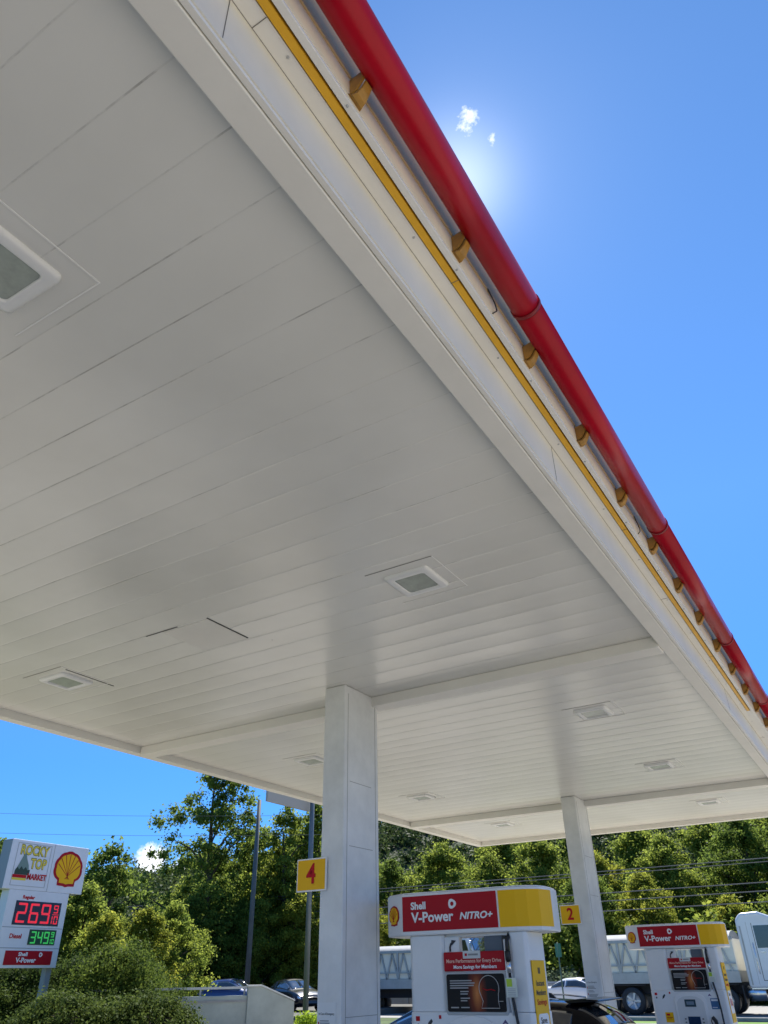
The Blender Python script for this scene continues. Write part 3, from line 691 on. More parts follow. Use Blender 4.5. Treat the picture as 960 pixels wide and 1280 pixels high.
MB().box(-.30, -2.45, 7.17, -.20, .15, 9.2).build('panel', mat('panel_grey', (0.42, 0.38, 0.33), .7), r, .01)
MB().box(-.20, -.05, 8.2, .0, .05, 8.3).build('panel_arm', POLEG, r)
cyl_thing('slim_post', (-19.6, 27.2, 0), [(0,0,0), (0,0,2.9)], .12, mat('post_grey', (.25,.25,.24), .7), 'short grey post standing just behind the thick grey pole', 'post')
WIRE = mat('cable_black', (0.13, 0.135, 0.14), .8, spec=.1)
def wire(name, a, b, sag, rr, lab, n=28):
    a, b = Vector(a), Vector(b); pts = []
    for i in range(n+1):
        t = i/n; p = a.lerp(b, t); p.z -= sag*4*t*(1-t); pts.append(p)
    tag(MB().tube(pts, rr, 5).build(name, WIRE), lab, 'cable', 'overhead cables')
for z, dz, rr, lab in ((6.30, .25, .022, 'uppermost overhead cable crossing in front of the right-hand trees'), (6.12, .28, .018, 'thin overhead cable running just under the uppermost one'), (5.30, .1, .024, 'overhead cable at mid height crossing behind the slim column'),
                     (4.86, .2, .024, 'second lowest overhead cable crossing behind the slim column'), (4.38, .2, .024, 'lowest overhead cable crossing just above the far pump')):
    wire('overhead_cable', (-70, 44.5, z+.5), (45, 46, z+.6+dz), .55, rr, lab)
for za, zb, lab in ((11.3, 10.0, 'thin cable high in the sky above the price sign'), (9.9, 8.9, 'thin cable low in the sky between the price sign and the tall tree')):
    wire('sky_cable', (-75, 25, za+3), (-24.8, 40.6, zb), .6, .010, lab)
# guard rail and concrete wall behind the hedge
u = Vector((.70, .714, 0)).normalized()
wall = empty('concrete_wall', (-15.25, 19.75, 0), math.atan2(u.y, u.x), 'pale concrete retaining wall with a sloping right end, behind the hedge', 'wall')
WC = mat('wall_concrete', (0.40, 0.43, 0.38), .85, var=.25, vscale=1.0, bump=.3, bscale=12)
MB().prism([(-6.0, 0), (-6.0, 1.30), (-1.30, 1.30), (-1.30, 0)], -.10, .15, 'y').build('low_wall', WC, wall, .01)
MB().prism([(-1.298, 0), (-1.298, 1.50), (-.92, 1.50), (0, 1.14), (0, 0)], -.16, .20, 'y').build('end_wall', WC, wall, .015)
MB().prism([(-1.31, 1.501), (-1.31, 1.54), (-.91, 1.54), (.02, 1.175), (.02, 1.142), (-.92, 1.501)], -.18, .22, 'y').build('coping', mat('coping_light', (0.62, 0.62, 0.57), .8), wall, .005)
k = MB(); k.box(-6.0, -.12, 1.15, -1.31, -.101, 1.20); k.build('ledge', CONC, wall)
k = MB(); k.box(-6.0, -.02, 1.455, -1.32, .06, 1.51); k.build('rail', mat('rail_light', (0.55, 0.55, 0.52), .6), wall)
for x in (-5.9, -4.2, -2.6, -1.4): MB().box(x, 0, 1.302, x+.05, .05, 1.454).build('rail_post', STEEL, wall)
gr = empty('guard_rail', (-27, 46.0, 0), rad(2), 'long grey roadside guard rail behind the parked cars on the left', 'guard rail')
k = MB(); k.prism([(0, .95), (-.05, 1.02), (0, 1.08), (0, 1.14), (-.05, 1.20), (0, 1.27), (.03, 1.27), (.03, .95)], -28, 16, 'x'); k.v = [(x, y, z) for x, y, z in k.v]; k.build('rail', STEEL, gr)
MB().box(-28, .2, 0, 16, .45, .9).build('concrete_base', CONC, gr)
k = MB()
for i in range(-14, 8): k.box(i*2.0, .031, 0, i*2.0+.10, .14, 1.2)
k.build('rail_posts', STEEL, gr)
# green street sign and bollard
r = empty('street_sign', (-15.55, 41.9, 0), rad(-20), 'small green street sign on a thin post beyond the white sedan', 'sign')
MB().tube([(0,0,0), (0,0,3.0)], .035, 8).build('post', mat('sign_post_green', (0.08, 0.14, 0.11), .6), r)
MB().box(-.16, -.03, 2.35, .22, -.015, 2.95).build('plate', mat('sign_green', (0.03, 0.16, 0.10), .5), r)

# ------------------------------------------------------------------ vehicles
def catmull(P, n):
    P = np.array(P, float); out = []; us = []
    Q = np.vstack([2*P[0]-P[1], P, 2*P[-1]-P[-2]])
    for i in range(len(P)-1):
        for j in range(n):
            t = j/n; a, b, c, d = Q[i], Q[i+1], Q[i+2], Q[i+3]
            v = .5*((2*b) + (c-a)*t + (2*a-5*b+4*c-d)*t*t + (3*b-a-3*c+d)*t**3)
            out.append(v); us.append(i+t)
    out.append(P[-1]); us.append(len(P)-1)
    return np.array(us), np.array(out)
def wheel(parent, x, y, r_, w_, s, name='wheel', rimm=None):
    o = empty(name, (x, y, r_)); o.parent = parent
    MB().lathe([(-w_/2, r_*.62), (-w_/2, r_*.93), (-w_/2+.03, r_), (w_/2-.03, r_), (w_/2, r_*.93), (w_/2, r_*.62)], (0,0,0), 'y', 28).build('tyre', BLACK, o)
    k = MB().lathe([(-w_/2*.98*s*-1, r_*.60), (w_/2*.80*s, r_*.58), (w_/2*.55*s, r_*.50), (w_/2*.5*s, 0.001)], (0,0,0), 'y', 28)
    for a in range(5):
        q = 2*math.pi*a/5; cx, cz = math.cos(q), math.sin(q); px_, pz_ = -cz, cx
        for i_, (ra, rb, wd) in enumerate(((.08, .6, .07),)):
            v = [(cx*r_*ra+px_*r_*wd, 0, cz*r_*ra+pz_*r_*wd), (cx*r_*rb+px_*r_*wd*1.2, 0, cz*r_*rb+pz_*r_*wd*1.2), (cx*r_*rb-px_*r_*wd*1.2, 0, cz*r_*rb-pz_*r_*wd*1.2), (cx*r_*ra-px_*r_*wd, 0, cz*r_*ra-pz_*r_*wd)]
            k.prism([(p[0], p[2]) for p in v], s*w_/2*.5, s*w_/2*.9, 'y')
    k.build('rim', rimm or CHROME, o)
    return o
def car(root, st, cabin, paint, length_mid, wheels=(-1.38, 1.40), wr=.33, ws_u=None, rw_u=None, side_u=None, tail_u=(.2, .8), head_u=None):
    us, S = catmull(st, 8)
    def sec(row):
        x, lo, belt, top, w, wt = row
        return [(0, lo), (w*.82, lo), (w*.985, lo+.12), (w, (lo+belt)*.5+.06), (w*.955, belt), (wt, top-.05), (wt*.72, top-.008), (0, top+.012)]
    rows = []
    SUB = 4
    for row in S:
        c_ = np.array(sec(row)); pts = []
        for i in range(len(c_)-1):
            for j in range(SUB): pts.append(c_[i] + (c_[i+1]-c_[i])*j/SUB)
        pts.append(c_[-1]); p = np.array(pts)
        # round the section a little, keeping the centre line
        for _ in range(2): p[1:-1] = .25*p[:-2] + .5*p[1:-1] + .25*p[2:]
        rows.append([(row[0], q[0], q[1]) for q in p])
    R_ = np.array(rows)                                  # (nu, nv, 3)
    nu, nv = R_.shape[:2]
    k = MB(); L_ = R_ * np.array([1, -1, 1])
    full = np.concatenate([R_, L_[:, ::-1][:, 1:]], axis=1); n2 = full.shape[1]
    f = [(i*n2+j, i*n2+j+1, (i+1)*n2+j+1, (i+1)*n2+j) for i in range(nu-1) for j in range(n2-1)]
    f += [list(range(n2)), list(range((nu-1)*n2, nu*n2))[::-1]]
    k.add(full.reshape(-1, 3), f, 0, True)
    k.f = [q[::-1] for q in k.f]
    body = k.build('body', paint, root)
    def ev(u, v):
        fu = np.interp(u, us, np.arange(nu)); i = min(int(fu), nu-2); a = fu-i
        fv = v*SUB; j = min(int(fv), nv-2); b = fv-j
        return (1-a)*(1-b)*R_[i, j] + a*(1-b)*R_[i+1, j] + (1-a)*b*R_[i, j+1] + a*b*R_[i+1, j+1]
    def patch(u0, u1, v0, v1, name, m_, s=1, off=.007, parent=body, nn=10, nw=5):
        G = np.array([[ev(u0+(u1-u0)*i/nn, v0+(v1-v0)*j/nw) for j in range(nw+1)] for i in range(nn+1)])
        du = np.gradient(G, axis=0); dv = np.gradient(G, axis=1); N = np.cross(du, dv); N /= np.linalg.norm(N, axis=2, keepdims=True)+1e-9
        if (N[..., 1].mean() < 0 and v1 < 6) or (v1 >= 6 and N[..., 2].mean() < 0): N = -N
        A, B = G + N*off, G - N*.01
        kk = MB(); m1, m2 = nn+1, nw+1
        P = np.concatenate([A.reshape(-1, 3), B.reshape(-1, 3)]) * np.array([1, s, 1])
        F = [(i*m2+j, i*m2+j+1, (i+1)*m2+j+1, (i+1)*m2+j) for i in range(nn) for j in range(nw)]
        edge = [(i, 0) for i in range(nn)] + [(nn, j) for j in range(nw)] + [(i, nw) for i in range(nn, 0, -1)] + [(0, j) for j in range(nw, 0, -1)]
        ids = [a*m2+b for a, b in edge]; o_ = m1*m2
        F += [(ids[q], ids[(q+1) % len(ids)], ids[(q+1) % len(ids)]+o_, ids[q]+o_) for q in range(len(ids))]
        kk.add(P, F, 0, True); return kk.build(name, m_, parent)
    for s in (1, -1):
        for a, b in side_u: patch(a, b, 4.14, 4.90, 'side_window', GLASS, s)
        patch(tail_u[0], tail_u[1], 3.2, 3.8, 'tail_light', mat('tail_red', (.35, .01, .01), .2, coat=1), s, .012)
        if head_u: patch(head_u[0], head_u[1], 3.2, 3.8, 'headlight', CHROME, s, .012)
    for u_, nm in ((ws_u, 'windscreen'), (rw_u, 'rear_window')):
        k1 = []
        for s in (1, -1): patch(u_[0], u_[1], 5.15, 7.0, nm if s > 0 else nm, GLASS, s)
    for x in wheels:
        for s in (1, -1):
            MB().lathe([(0, wr+.055), (.004, wr+.055), (.004, .0)], (x, s*(length_mid-.014) if s > 0 else -length_mid+.010, wr+.02), 'y', 28).build('wheel_arch', BLACK, body)
            wheel(root, x, s*(length_mid-.085), wr, .20, s)
    return body
# stations: x, low, belt, top, half width, roof half width
SED = [(-2.28, .42, .80, .86, .66, .50), (-2.16, .30, .93, .99, .82, .64), (-1.75, .22, .96, 1.06, .89, .70), (-1.45, .20, .96, 1.09, .90, .68), (-.80, .19, .955, 1.38, .905, .58), (-.20, .19, .94, 1.44, .91, .58),
       (.35, .19, .93, 1.40, .91, .57), (1.20, .19, .92, 1.00, .90, .68), (1.75, .20, .84, .90, .88, .66), (2.15, .26, .70, .76, .80, .56), (2.30, .36, .58, .62, .64, .42)]
HAT = [(-2.20, .42, .88, .92, .70, .58), (-2.12, .30, 1.00, 1.10, .84, .70), (-1.93, .24, 1.03, 1.32, .89, .66), (-1.62, .22, 1.03, 1.45, .91, .60), (-.90, .20, 1.00, 1.50, .92, .60), (-.20, .20, .98, 1.52, .92, .60),
       (.35, .20, .97, 1.47, .92, .59), (1.15, .20, .95, 1.06, .91, .70), (1.70, .22, .88, .94, .89, .68), (2.08, .28, .72, .78, .80, .58), (2.24, .40, .60, .64, .64, .44)]
def paint(name, c, metal=.3): return mat(name, c, .3, metal=metal, coat=1.0, spec=.5)
def sedan(name, x, y, rz, pm, lab, z=0, sc=1.0):
    r = empty(name, (x, y, z), rz, lab, 'car'); r.scale = (sc,)*3
    car(r, SED, None, pm, .91, ws_u=(5.95+.12, 6.95), rw_u=(3.1, 4.0), side_u=((3.25, 4.45), (4.55, 6.75)), tail_u=(.4, 1.3), head_u=(8.7, 9.5)); return r
sedan('parked_car', -16.2, 46.3, rad(-6), paint('white_car_paint', (.75, .77, .80), 0), 'white sedan seen side-on between the near pump and the slim column')
sedan('parked_car', -29.9, 33.6, rad(8), paint('blue_car_paint', (.03, .05, .16)), 'dark blue sedan with silvery roof pillars behind the retaining wall', .25, 1.0)
sedan('parked_car', -28.2, 36.4, rad(-24), paint('black_car_paint', (.012, .012, .015)), 'black car with a bright blue windscreen right of the blue sedan', .25, .96)
# near black hatchback, nose to the left
r = empty('parked_car', (-6.13, 12.25, 0), rad(180), 'glossy black hatchback with rear spoiler parked between the two pumps', 'car')
r.scale = (1.15, 1, .925)
hb_ = car(r, HAT, None, mat('gloss_black_paint', (.004, .004, .006), .12, coat=0, spec=.18), .92, ws_u=(6.1, 6.95), rw_u=(1.25, 2.75), side_u=((2.9, 4.4), (4.5, 6.7)), tail_u=(.5, 1.6), head_u=(8.7, 9.5), wr=.34)
MB().prism([(-1.98, 1.462), (-1.97, 1.485), (-1.75, 1.50), (-1.55, 1.478), (-1.6, 1.44)], -.56, .56, 'y').build('spoiler', paint('gloss_black_paint', (0,0,0)), hb_, .008)
MB().prism([(-1.28, 1.492), (-1.22, 1.56), (-1.16, 1.57), (-1.06, 1.500)], -.02, .02, 'y').build('roof_antenna', BLACK, hb_, .004)
for s in (1, -1): MB().prism([(1.02, 1.00), (.98, 1.12), (.90, 1.13), (.86, 1.02)], s*.93, s*1.08, 'y').build('door_mirror', paint('gloss_black_paint', (0,0,0)), hb_, .02)
for s in (1, -1): MB().tube([(-1.5, s*.58, 1.49), (-1.2, s*.60, 1.525), (0, s*.60, 1.545), (.3, s*.58, 1.51)], .013, 6).build('roof_rail', CHROME, hb_)

SILV = mat('truck_silver', (.42, .43, .43), .38, metal=.35, var=.15, vscale=2); TWHITE = mat('truck_white', (.74, .76, .78), .3, coat=.6)
TPALE = mat('truck_pale_panel', (.84, .80, .68), .6, var=.06)
CHAS = mat('chassis_black', (.03, .03, .035), .7)
def truck():
    r = empty('dump_truck')
    bed = MB().box(-3.55, -1.18, 1.62, 3.0, 1.18, 2.86).build('bed', TPALE, r, .02)
    k = MB()
    for s in (-1, 1):
        y0, y1 = (s*1.181, s*1.28)
        k.box(-3.6, y0, 2.80, 3.05, y1, 2.92); k.box(-3.6, y0, 1.20, 3.05, y1, 1.62); k.box(-3.55, s*1.24, 1.88, 3.0, s*1.29, 1.93)
        x = -3.5; i = 0
        while x < 2.7:
            for a, b in (((x, 1.62), (x+.35, 2.80)), ((x+.35, 2.80), (x+.70, 1.62))):
                w_ = .04; k.prism([(a[0]-w_, a[1]), (a[0]+w_, a[1]), (b[0]+w_, b[1]), (b[0]-w_, b[1])], s*1.182, s*1.265, 'y')
            if i % 2 == 0: k.box(x-.05, s*1.182, 1.62, x+.05, s*1.275, 2.80)
            x += .70; i += 1
    k.build('ribs', SILV, bed)
    k = MB(); k.box(-3.55, -1.10, 1.21, 3.0, 1.10, 1.619); k.build('bed_floor', SILV, r)
    arc = [(-1.18*math.cos(rad(a)), 2.865+.32*math.sin(rad(a))) for a in range(0, 181, 12)]
    MB().prism(arc, -3.5, 2.95, 'x').build('tarpaulin', mat('tarp_grey', (.25, .27, .29), .7, var=.2), r)
    k = MB(); k.box(-3.6, -.5, .78, 6.6, .5, 1.19); k.box(2.9, -.55, .6, 3.3, .55, .78); k.build('chassis', CHAS, r)
    for x, s in ((-2.9, 1), (-1.75, 1), (2.25, 1)):
        for s in (-1, 1): wheel(r, x, s*1.0, .54, .42, s, rimm=mat('truck_rim', (.6, .6, .6), .35, metal=.6))
    for s in (-1, 1):
        k = MB(); k.box(-3.3, s*1.18, 1.12, -1.1, s*.80, 1.16); k.box(1.6, s*1.18, 1.12, 2.9, s*.80, 1.16); k.build('mudguard', CHAS, r)
        MB().lathe([(-.35, .0), (-.35, .28), (.35, .28), (.35, 0)], (3.55, s*.85, .80), 'x', 18).build('fuel_tank', CHROME, r)
        MB().box(3.0, s*1.1, .45, 3.05, s*.8, 1.1).build('mud_flap', BLACK, r)
    # cab
    prof = [(3.32, 1.0), (3.32, 3.55), (3.55, 3.80), (4.3, 3.84), (4.85, 3.62), (5.25, 2.55), (5.35, 2.35), (6.9, 2.15), (7.2, 1.9), (7.25, .95)]
    cabp = MB().prism(prof, -1.16, 1.16, 'y').build('cab', TWHITE, r, .10, 5)
    for s in (-1, 1):
        MB().prism([(4.02, 2.45), (4.02, 3.30), (4.75, 3.30), (5.02, 2.45)], s*1.158, s*1.168, 'y').build('side_window', GLASS, cabp)
        k = MB(); 
        for a, b, c, d in ((3.95, 1.25, 3.97, 3.4), (5.08, 1.25, 5.10, 2.5), (3.97, 1.25, 5.08, 1.27)): k.box(a, s*1.158, b, c, s*1.165, d)
        k.build('door_gap', DARK, cabp)
        k = MB(); k.box(3.44, s*1.158, 1.1, 3.50, s*1.185, 3.3); k.box(3.74, s*1.158, 1.1, 3.755, s*1.163, 3.45); k.build('side_trim', SILV, cabp)
        MB().tube([(3.86, s*1.16, 1.5), (3.86, s*1.21, 1.55), (3.86, s*1.21, 2.6), (3.86, s*1.16, 2.65)], .018, 8).build('grab_rail', CHROME, cabp)
        MB().box(4.1, s*1.158, 2.28, 4.3, s*1.19, 2.33).build('door_handle', CHROME, cabp)
        MB().tube([(5.1, s*1.15, 2.5), (5.2, s*1.42, 2.6), (5.2, s*1.42, 3.2), (5.0, s*1.15, 3.3)], .02, 6).build('mirror_bracket', CHROME, r)
        MB().box(5.14, s*1.33, 2.65, 5.2, s*1.53, 3.15).build('mirror', CHROME, r, .01)
        wheel(r, 6.3, s*1.0, .52, .32, s, rimm=mat('truck_rim', (.6, .6, .6), .35, metal=.6))
        MB().box(3.4, s*1.17, .95, 5.2, s*.85, 1.0).build('step', CHROME, r)
    MB().box(4.93, -1.0, 2.5, 4.94, 1.0, 3.5).build('windscreen_shade', DARK, cabp)
    MB().prism([(4.90, 3.55), (4.915, 3.555), (5.285, 2.60), (5.265, 2.60)], -1.0, 1.0, 'y').build('windscreen', GLASS, cabp)
    k = MB(); k.box(7.252, -.6, 1.2, 7.27, .6, 1.85); k.build('grille', CHROME, cabp)
    for s in (-1, 1): MB().box(7.252, s*.7, 1.3, 7.28, s*1.05, 1.6).build('headlight', CHROME, cabp)
    MB().box(7.1, -1.2, .5, 7.4, 1.2, .9).build('bumper', CHROME, r, .03)
    return r
t1 = truck(); t1.location = (-9.85, 41.3, 0); tag(t1, 'silver ribbed dump truck with white cab behind the far pump', 'truck', 'trucks on the road')
t2 = copy_tree(t1); t2.location = (-24.5, 41.0, -.1); tag(t2, 'ribbed dump truck mostly hidden behind the near pump and thick column', 'truck', 'trucks on the road')

# ------------------------------------------------------------------ vegetation
def leaf_mat(name, c1, c2, trans=.45):
    M = bpy.data.materials.new(name); M.use_nodes = True; n = M.node_tree; k = n.links.new; n.nodes.clear()
    o = n.nodes.new('ShaderNodeOutputMaterial'); a = n.nodes.new('ShaderNodeAttribute'); a.attribute_name = 'tint'
    r = n.nodes.new('ShaderNodeValToRGB'); r.color_ramp.elements[0].color = (*c1, 1); r.color_ramp.elements[1].color = (*c2, 1)
    k(a.outputs['Fac'], r.inputs['Fac'])
    d = n.nodes.new('ShaderNodeBsdfPrincipled'); d.inputs['Roughness'].default_value = .55; d.inputs['Specular IOR Level'].default_value = .04
    t = n.nodes.new('ShaderNodeBsdfTranslucent'); hsv = n.nodes.new('ShaderNodeHueSaturation'); hsv.inputs['Value'].default_value = 1.7; hsv.inputs['Hue'].default_value = .485
    k(r.outputs[0], d.inputs['Base Color']); k(r.outputs[0], hsv.inputs['Color']); k(hsv.outputs[0], t.inputs['Color'])
    mx_ = n.nodes.new('ShaderNodeMixShader'); mx_.inputs[0].default_value = trans
    k(d.outputs[0], mx_.inputs[1]); k(t.outputs[0], mx_.inputs[2]); k(mx_.outputs[0], o.inputs['Surface']); return M
SHM = [leaf_mat('leaf_shrub', (.035, .065, .014), (.12, .17, .03), .42), leaf_mat('leaf_shrub_dark', (.025, .05, .014), (.08, .12, .025), .38)]
LG = [leaf_mat('leaf_mid', (.07, .12, .022), (.235, .29, .05), .55), leaf_mat('leaf_dark', (.055, .10, .022), (.16, .225, .04), .52), leaf_mat('leaf_yellow', (.10, .14, .022), (.28, .305, .045), .54), leaf_mat('leaf_pale', (.07, .11, .06), (.16, .20, .12), .4)]
BARK = mat('bark', (.07, .055, .04), .9, var=.4, vscale=6, bump=.6, bscale=20)
def leaves_mesh(name, cents, radii, nper, size, rng, m_, flat=1.0, tint_by=None, outb=.5):
    nC = len(cents); cid = np.repeat(np.arange(nC), nper); N = len(cid)
    d = rng.normal(size=(N, 3)); d /= np.linalg.norm(d, axis=1, keepdims=True)
    rr = radii[cid] * (rng.random(N) ** .5) * np.clip(1 + .42*rng.normal(size=N), .3, 2.1)
    pos = cents[cid] + d * rr[:, None] * np.array([1, 1, flat])
    nrm = d * outb + rng.normal(size=(N, 3)) * .6 + np.array([0, 0, .35]); nrm /= np.linalg.norm(nrm, axis=1, keepdims=True)
    tmp = rng.normal(size=(N, 3)); a = np.cross(nrm, tmp); a /= np.linalg.norm(a, axis=1, keepdims=True); b = np.cross(nrm, a)
    s = size * rng.uniform(.6, 1.3, N); a *= s[:, None]; b *= (s * .62)[:, None]
    fold = nrm * (s * .18)[:, None]
    V = np.stack([pos - a, pos - b*.9 + fold, pos + a, pos + b*.9 + fold], axis=1).reshape(-1, 3)
    me = bpy.data.meshes.new(name); me.vertices.add(4*N); me.vertices.foreach_set('co', V.astype(np.float32).ravel())
    me.loops.add(4*N); me.loops.foreach_set('vertex_index', np.arange(4*N, dtype=np.int32))
    me.polygons.add(N); me.polygons.foreach_set('loop_start', np.arange(0, 4*N, 4, dtype=np.int32)); me.polygons.foreach_set('loop_total', np.full(N, 4, dtype=np.int32))
    me.update(); me.validate()
    ct = rng.random(nC) if tint_by is None else tint_by
    tv = np.clip(ct[cid]*.6 + rng.random(N)*.5 - .05, 0, 1)
    at = me.attributes.new('tint', 'FLOAT', 'POINT'); at.data.foreach_set('value', np.repeat(tv, 4).astype(np.float32))
    me.materials.append(m_); return me
def tree(seed, H, Wd, m_, nclump=70, nper=230, leaf=.15, crown0=.22, sparse=1.0, clr=.10, wood=True):
    """tapered trunk, limbs that reach the clumps, and a crown of leaf clumps; returns (trunk mesh, crown mesh)"""
    rng = np.random.default_rng(seed)
    cents = []
    while len(cents) < nclump:
        t = rng.random(); z = crown0 + (1-crown0)*t
        env = math.sin(math.pi * min(1, (t*.86+.16))) ** .6
        a = rng.random()*2*math.pi; lob = 1 + .25*math.sin(2*a+seed) + .18*math.sin(5*a+z*9)
        q = rng.random()**.45
        cents.append((Wd/2*env*lob*q*math.cos(a), Wd/2*env*lob*q*math.sin(a), H*z - .25 + rng.normal()*.15))
    cents = np.array(cents); radii = H*clr*rng.uniform(.55, 1.25, nclump)*sparse
    cm = leaves_mesh('crown', cents, radii, nper, leaf, rng, m_, .75)
    k = MB(); top = H*.86; pts = []; rs = []
    for i in range(9):
        t = i/8; pts.append((.18*math.sin(t*3+seed)*t*2, .15*math.cos(t*2.3+seed)*t*2, top*t)); rs.append(H*.019*(1-t)**.8+.02)
    k.tube(pts, rs, 9)
    for i in rng.choice(nclump, min(nclump, 34), replace=False):
        c0 = cents[i]; hz = max(.12*H, min(top*.95, c0[2] - math.hypot(c0[0], c0[1])*.8)); t = hz/top; j = min(7, int(t*8)); b = Vector(pts[j]).lerp(Vector(pts[j+1]), t*8-j)
        mid = b.lerp(Vector(c0), .5) + Vector((0, 0, .12*H*.3)); r0 = rs[j]*.5
        k.tube([b, mid, c0], [r0, r0*.6, .012], 5, cap=False)
    tm = MB(); tm = k
    me = bpy.data.meshes.new('trunk'); me.from_pydata(k.v, [], k.f); me.polygons.foreach_set('use_smooth', [True]*len(k.f)); me.materials.append(BARK); me.update()
    return me, cm
def put_tree(name, meshes, x, y, rz, sc, lab, cat='tree', group=None, z=0, szx=1.0):
    r = empty(name, (x, y, z), rz, lab, cat, group); r.scale = (sc*szx, sc*szx, sc)
    for nm, me in (('trunk', meshes[0]), ('crown', meshes[1])):
        o = bpy.data.objects.new(nm, me); COL.objects.link(o); o.parent = r
    return r
def polar(az, D): a = rad(az); return -math.sin(a)*D, math.cos(a)*D
KA = [tree(11, 10, 7.0, LG[0], 190, 230, .095, .14, 1, .062), tree(12, 10, 6.0, LG[1], 180, 230, .095, .14, 1, .062), tree(13, 10, 6.6, LG[0], 190, 230, .095, .14, 1, .060), tree(14, 9, 6.0, LG[2], 170, 220, .095, .14, 1, .062)]
KP = tree(15, 9, 6.0, LG[3], 60, 220)
GB = 'trees of the wood behind the road'
rng = random.Random(5)
LABS = {0: 'mid green broadleaf tree in the dense wood behind the road', 1: 'dark green broadleaf tree in the dense wood behind the road', 2: 'rounded mid green broadleaf tree in the dense wood behind the road', 3: 'yellow green tree at the sunlit edge of the wood behind the road'}
# front, middle and back rows, by azimuth (degrees left of the canopy's long side) and distance
for D, step, hs_, kinds in ((57, 4.3, (.62, .84), (3, 0, 3, 2, 1)), (63, 4.0, (.98, 1.22), (0, 1, 2, 3, 0, 2)), (70, 4.2, (1.15, 1.4), (1, 0, 0, 2))):
    az = -8.0; i = 0
    while az < 60:
        kd = kinds[(i*7 + int(D)) % len(kinds)]
        s = rng.uniform(*hs_)
        dd = D + rng.uniform(-2, 2)
        if 24 < az < 36 and D > 60: s *= .84
        if az > 36: s *= .92
        if az > 44: s *= .80 if D > 60 else .85
        if az > 47: dd *= .8; s *= .62
        if D > 65 and az > 44: s *= .85
        x, y = polar(az, dd)
        put_tree('broadleaf_tree', KA[kd], x, y, rng.uniform(0, 6.28), s, LABS[kd], 'tree', GB)
        az += step * rng.uniform(.8, 1.2); i += 1
# dark understorey masking the trunks
def bush_mesh(seed, w, h, nclump, nper, leaf, m_, clr=.28):
    rg = np.random.default_rng(seed); c = []
    for _ in range(nclump):
        a = rg.random()*2*math.pi; q = rg.random()**.5; z = rg.random()
        e = math.sqrt(max(.05, 1 - z*z*.9)); c.append((w/2*q*e*math.cos(a), w/2*q*e*math.sin(a), h*z*.85+.1*h))
    c = np.array(c); return leaves_mesh('foliage', c, h*clr*rg.uniform(.6, 1.2, nclump), nper, leaf, rg, m_, .8)
BU = [bush_mesh(31, 5.0, 3.2, 60, 170, .12, LG[0]), bush_mesh(32, 5.0, 3.4, 60, 170, .12, LG[1]), bush_mesh(33, 4.6, 3.0, 55, 170, .12, LG[2])]
def bush(name, me, x, y, rz, sc, lab, cat='shrub', group=None, z=0, sxy=1.0):
    r = empty(name, (x, y, z), rz, lab, cat, group); r.scale = (sc*sxy, sc*sxy, sc)
    o = bpy.data.objects.new('foliage', me); COL.objects.link(o); o.parent = r
    k = MB()
    for a in range(5): k.tube([(0, 0, 0), (.5*math.cos(a*1.26), .5*math.sin(a*1.26), 1.0), (1.1*math.cos(a*1.26), 1.1*math.sin(a*1.26), 1.9)], [.05, .035, .012], 5)
    k.build('stems', BARK, r); return r
for i, az in enumerate(np.arange(-6, 44, 3.1)):
    x, y = polar(az, 54 + (i % 3))
    if y < 51.5: y = 51.5 + (i % 3)*.5
    bush('roadside_shrub', BU[(1, 1, 0)[i % 3]], x, y, i*1.3, 1.0 + .2*((i*7) % 3), 'dense dark shrub at the foot of the wood along the road', group='shrubs along the foot of the wood')
# pale shrub by the street sign
bush('flowering_shrub', bush_mesh(41, 3.4, 1.7, 36, 150, .09, LG[3]), -18.0, 48.8, 0, 1.0, 'low pale shrub behind the white sedan near the street sign')
# the left side: tall thin tree, its neighbours, shrubs behind the sign
TL = tree(21, 10.2, 4.9, LG[1], 200, 110, .080, .12, .85, .050)
x, y = polar(43.6, 57); put_tree('tall_thin_tree', TL, x, y, 1.0, 1.50, 'tall thin see-through tree rising highest, right of the price sign')
TL2 = tree(22, 9, 4.4, LG[0], 180, 120, .085, .12, .85, .055)
x, y = polar(38.6, 58); put_tree('airy_tree', TL2, x, y, 2.0, 1.38, 'airy green tree standing between the two bare poles')
x, y = polar(36.6, 60); put_tree('airy_tree', TL2, x, y, 4.0, 1.50, 'airy green tree just left of the thick column')
x, y = polar(41.2, 60); put_tree('airy_tree', TL2, x, y, 5.0, 1.22, 'airy green tree left of the bare dark pole, right of the tallest tree')
x, y = polar(50.2, 44); put_tree('slender_tree', tree(23, 8.6, 3.0, LG[1], 44, 110, .12, .5, .8, .08), x, y, 0, .90, 'slender dark tree whose top shows beside the shell emblem on the price sign')
KS = [tree(24, 6, 4.4, LG[0], 170, 210, .075, .08, 1, .068), tree(25, 6, 4.4, LG[1], 170, 210, .075, .08, 1, .068), tree(26, 6, 3.6, LG[2], 150, 190, .075, .08, 1, .066)]
for az, D, kk, s, lab in ((49.9, 31, 2, .62, 'yellow green tree just right of the price sign, vine covered'), (47.4, 34, 2, .68, 'yellow leaved small tree in the middle of the left thicket'), (53.5, 36, 1, .95, 'dark tree directly behind the price sign'), (57.5, 34, 1, 1.05, 'dark tree left of the price sign at the edge of the picture'),
                        (45.8, 36, 0, .74, 'low green tree at the right end of the left thicket'), (51.6, 33, 0, .80, 'mid green small tree half hidden by the price sign')):
    x, y = polar(az, D); put_tree('small_tree', KS[kk], x, y, az, s, lab, 'tree')
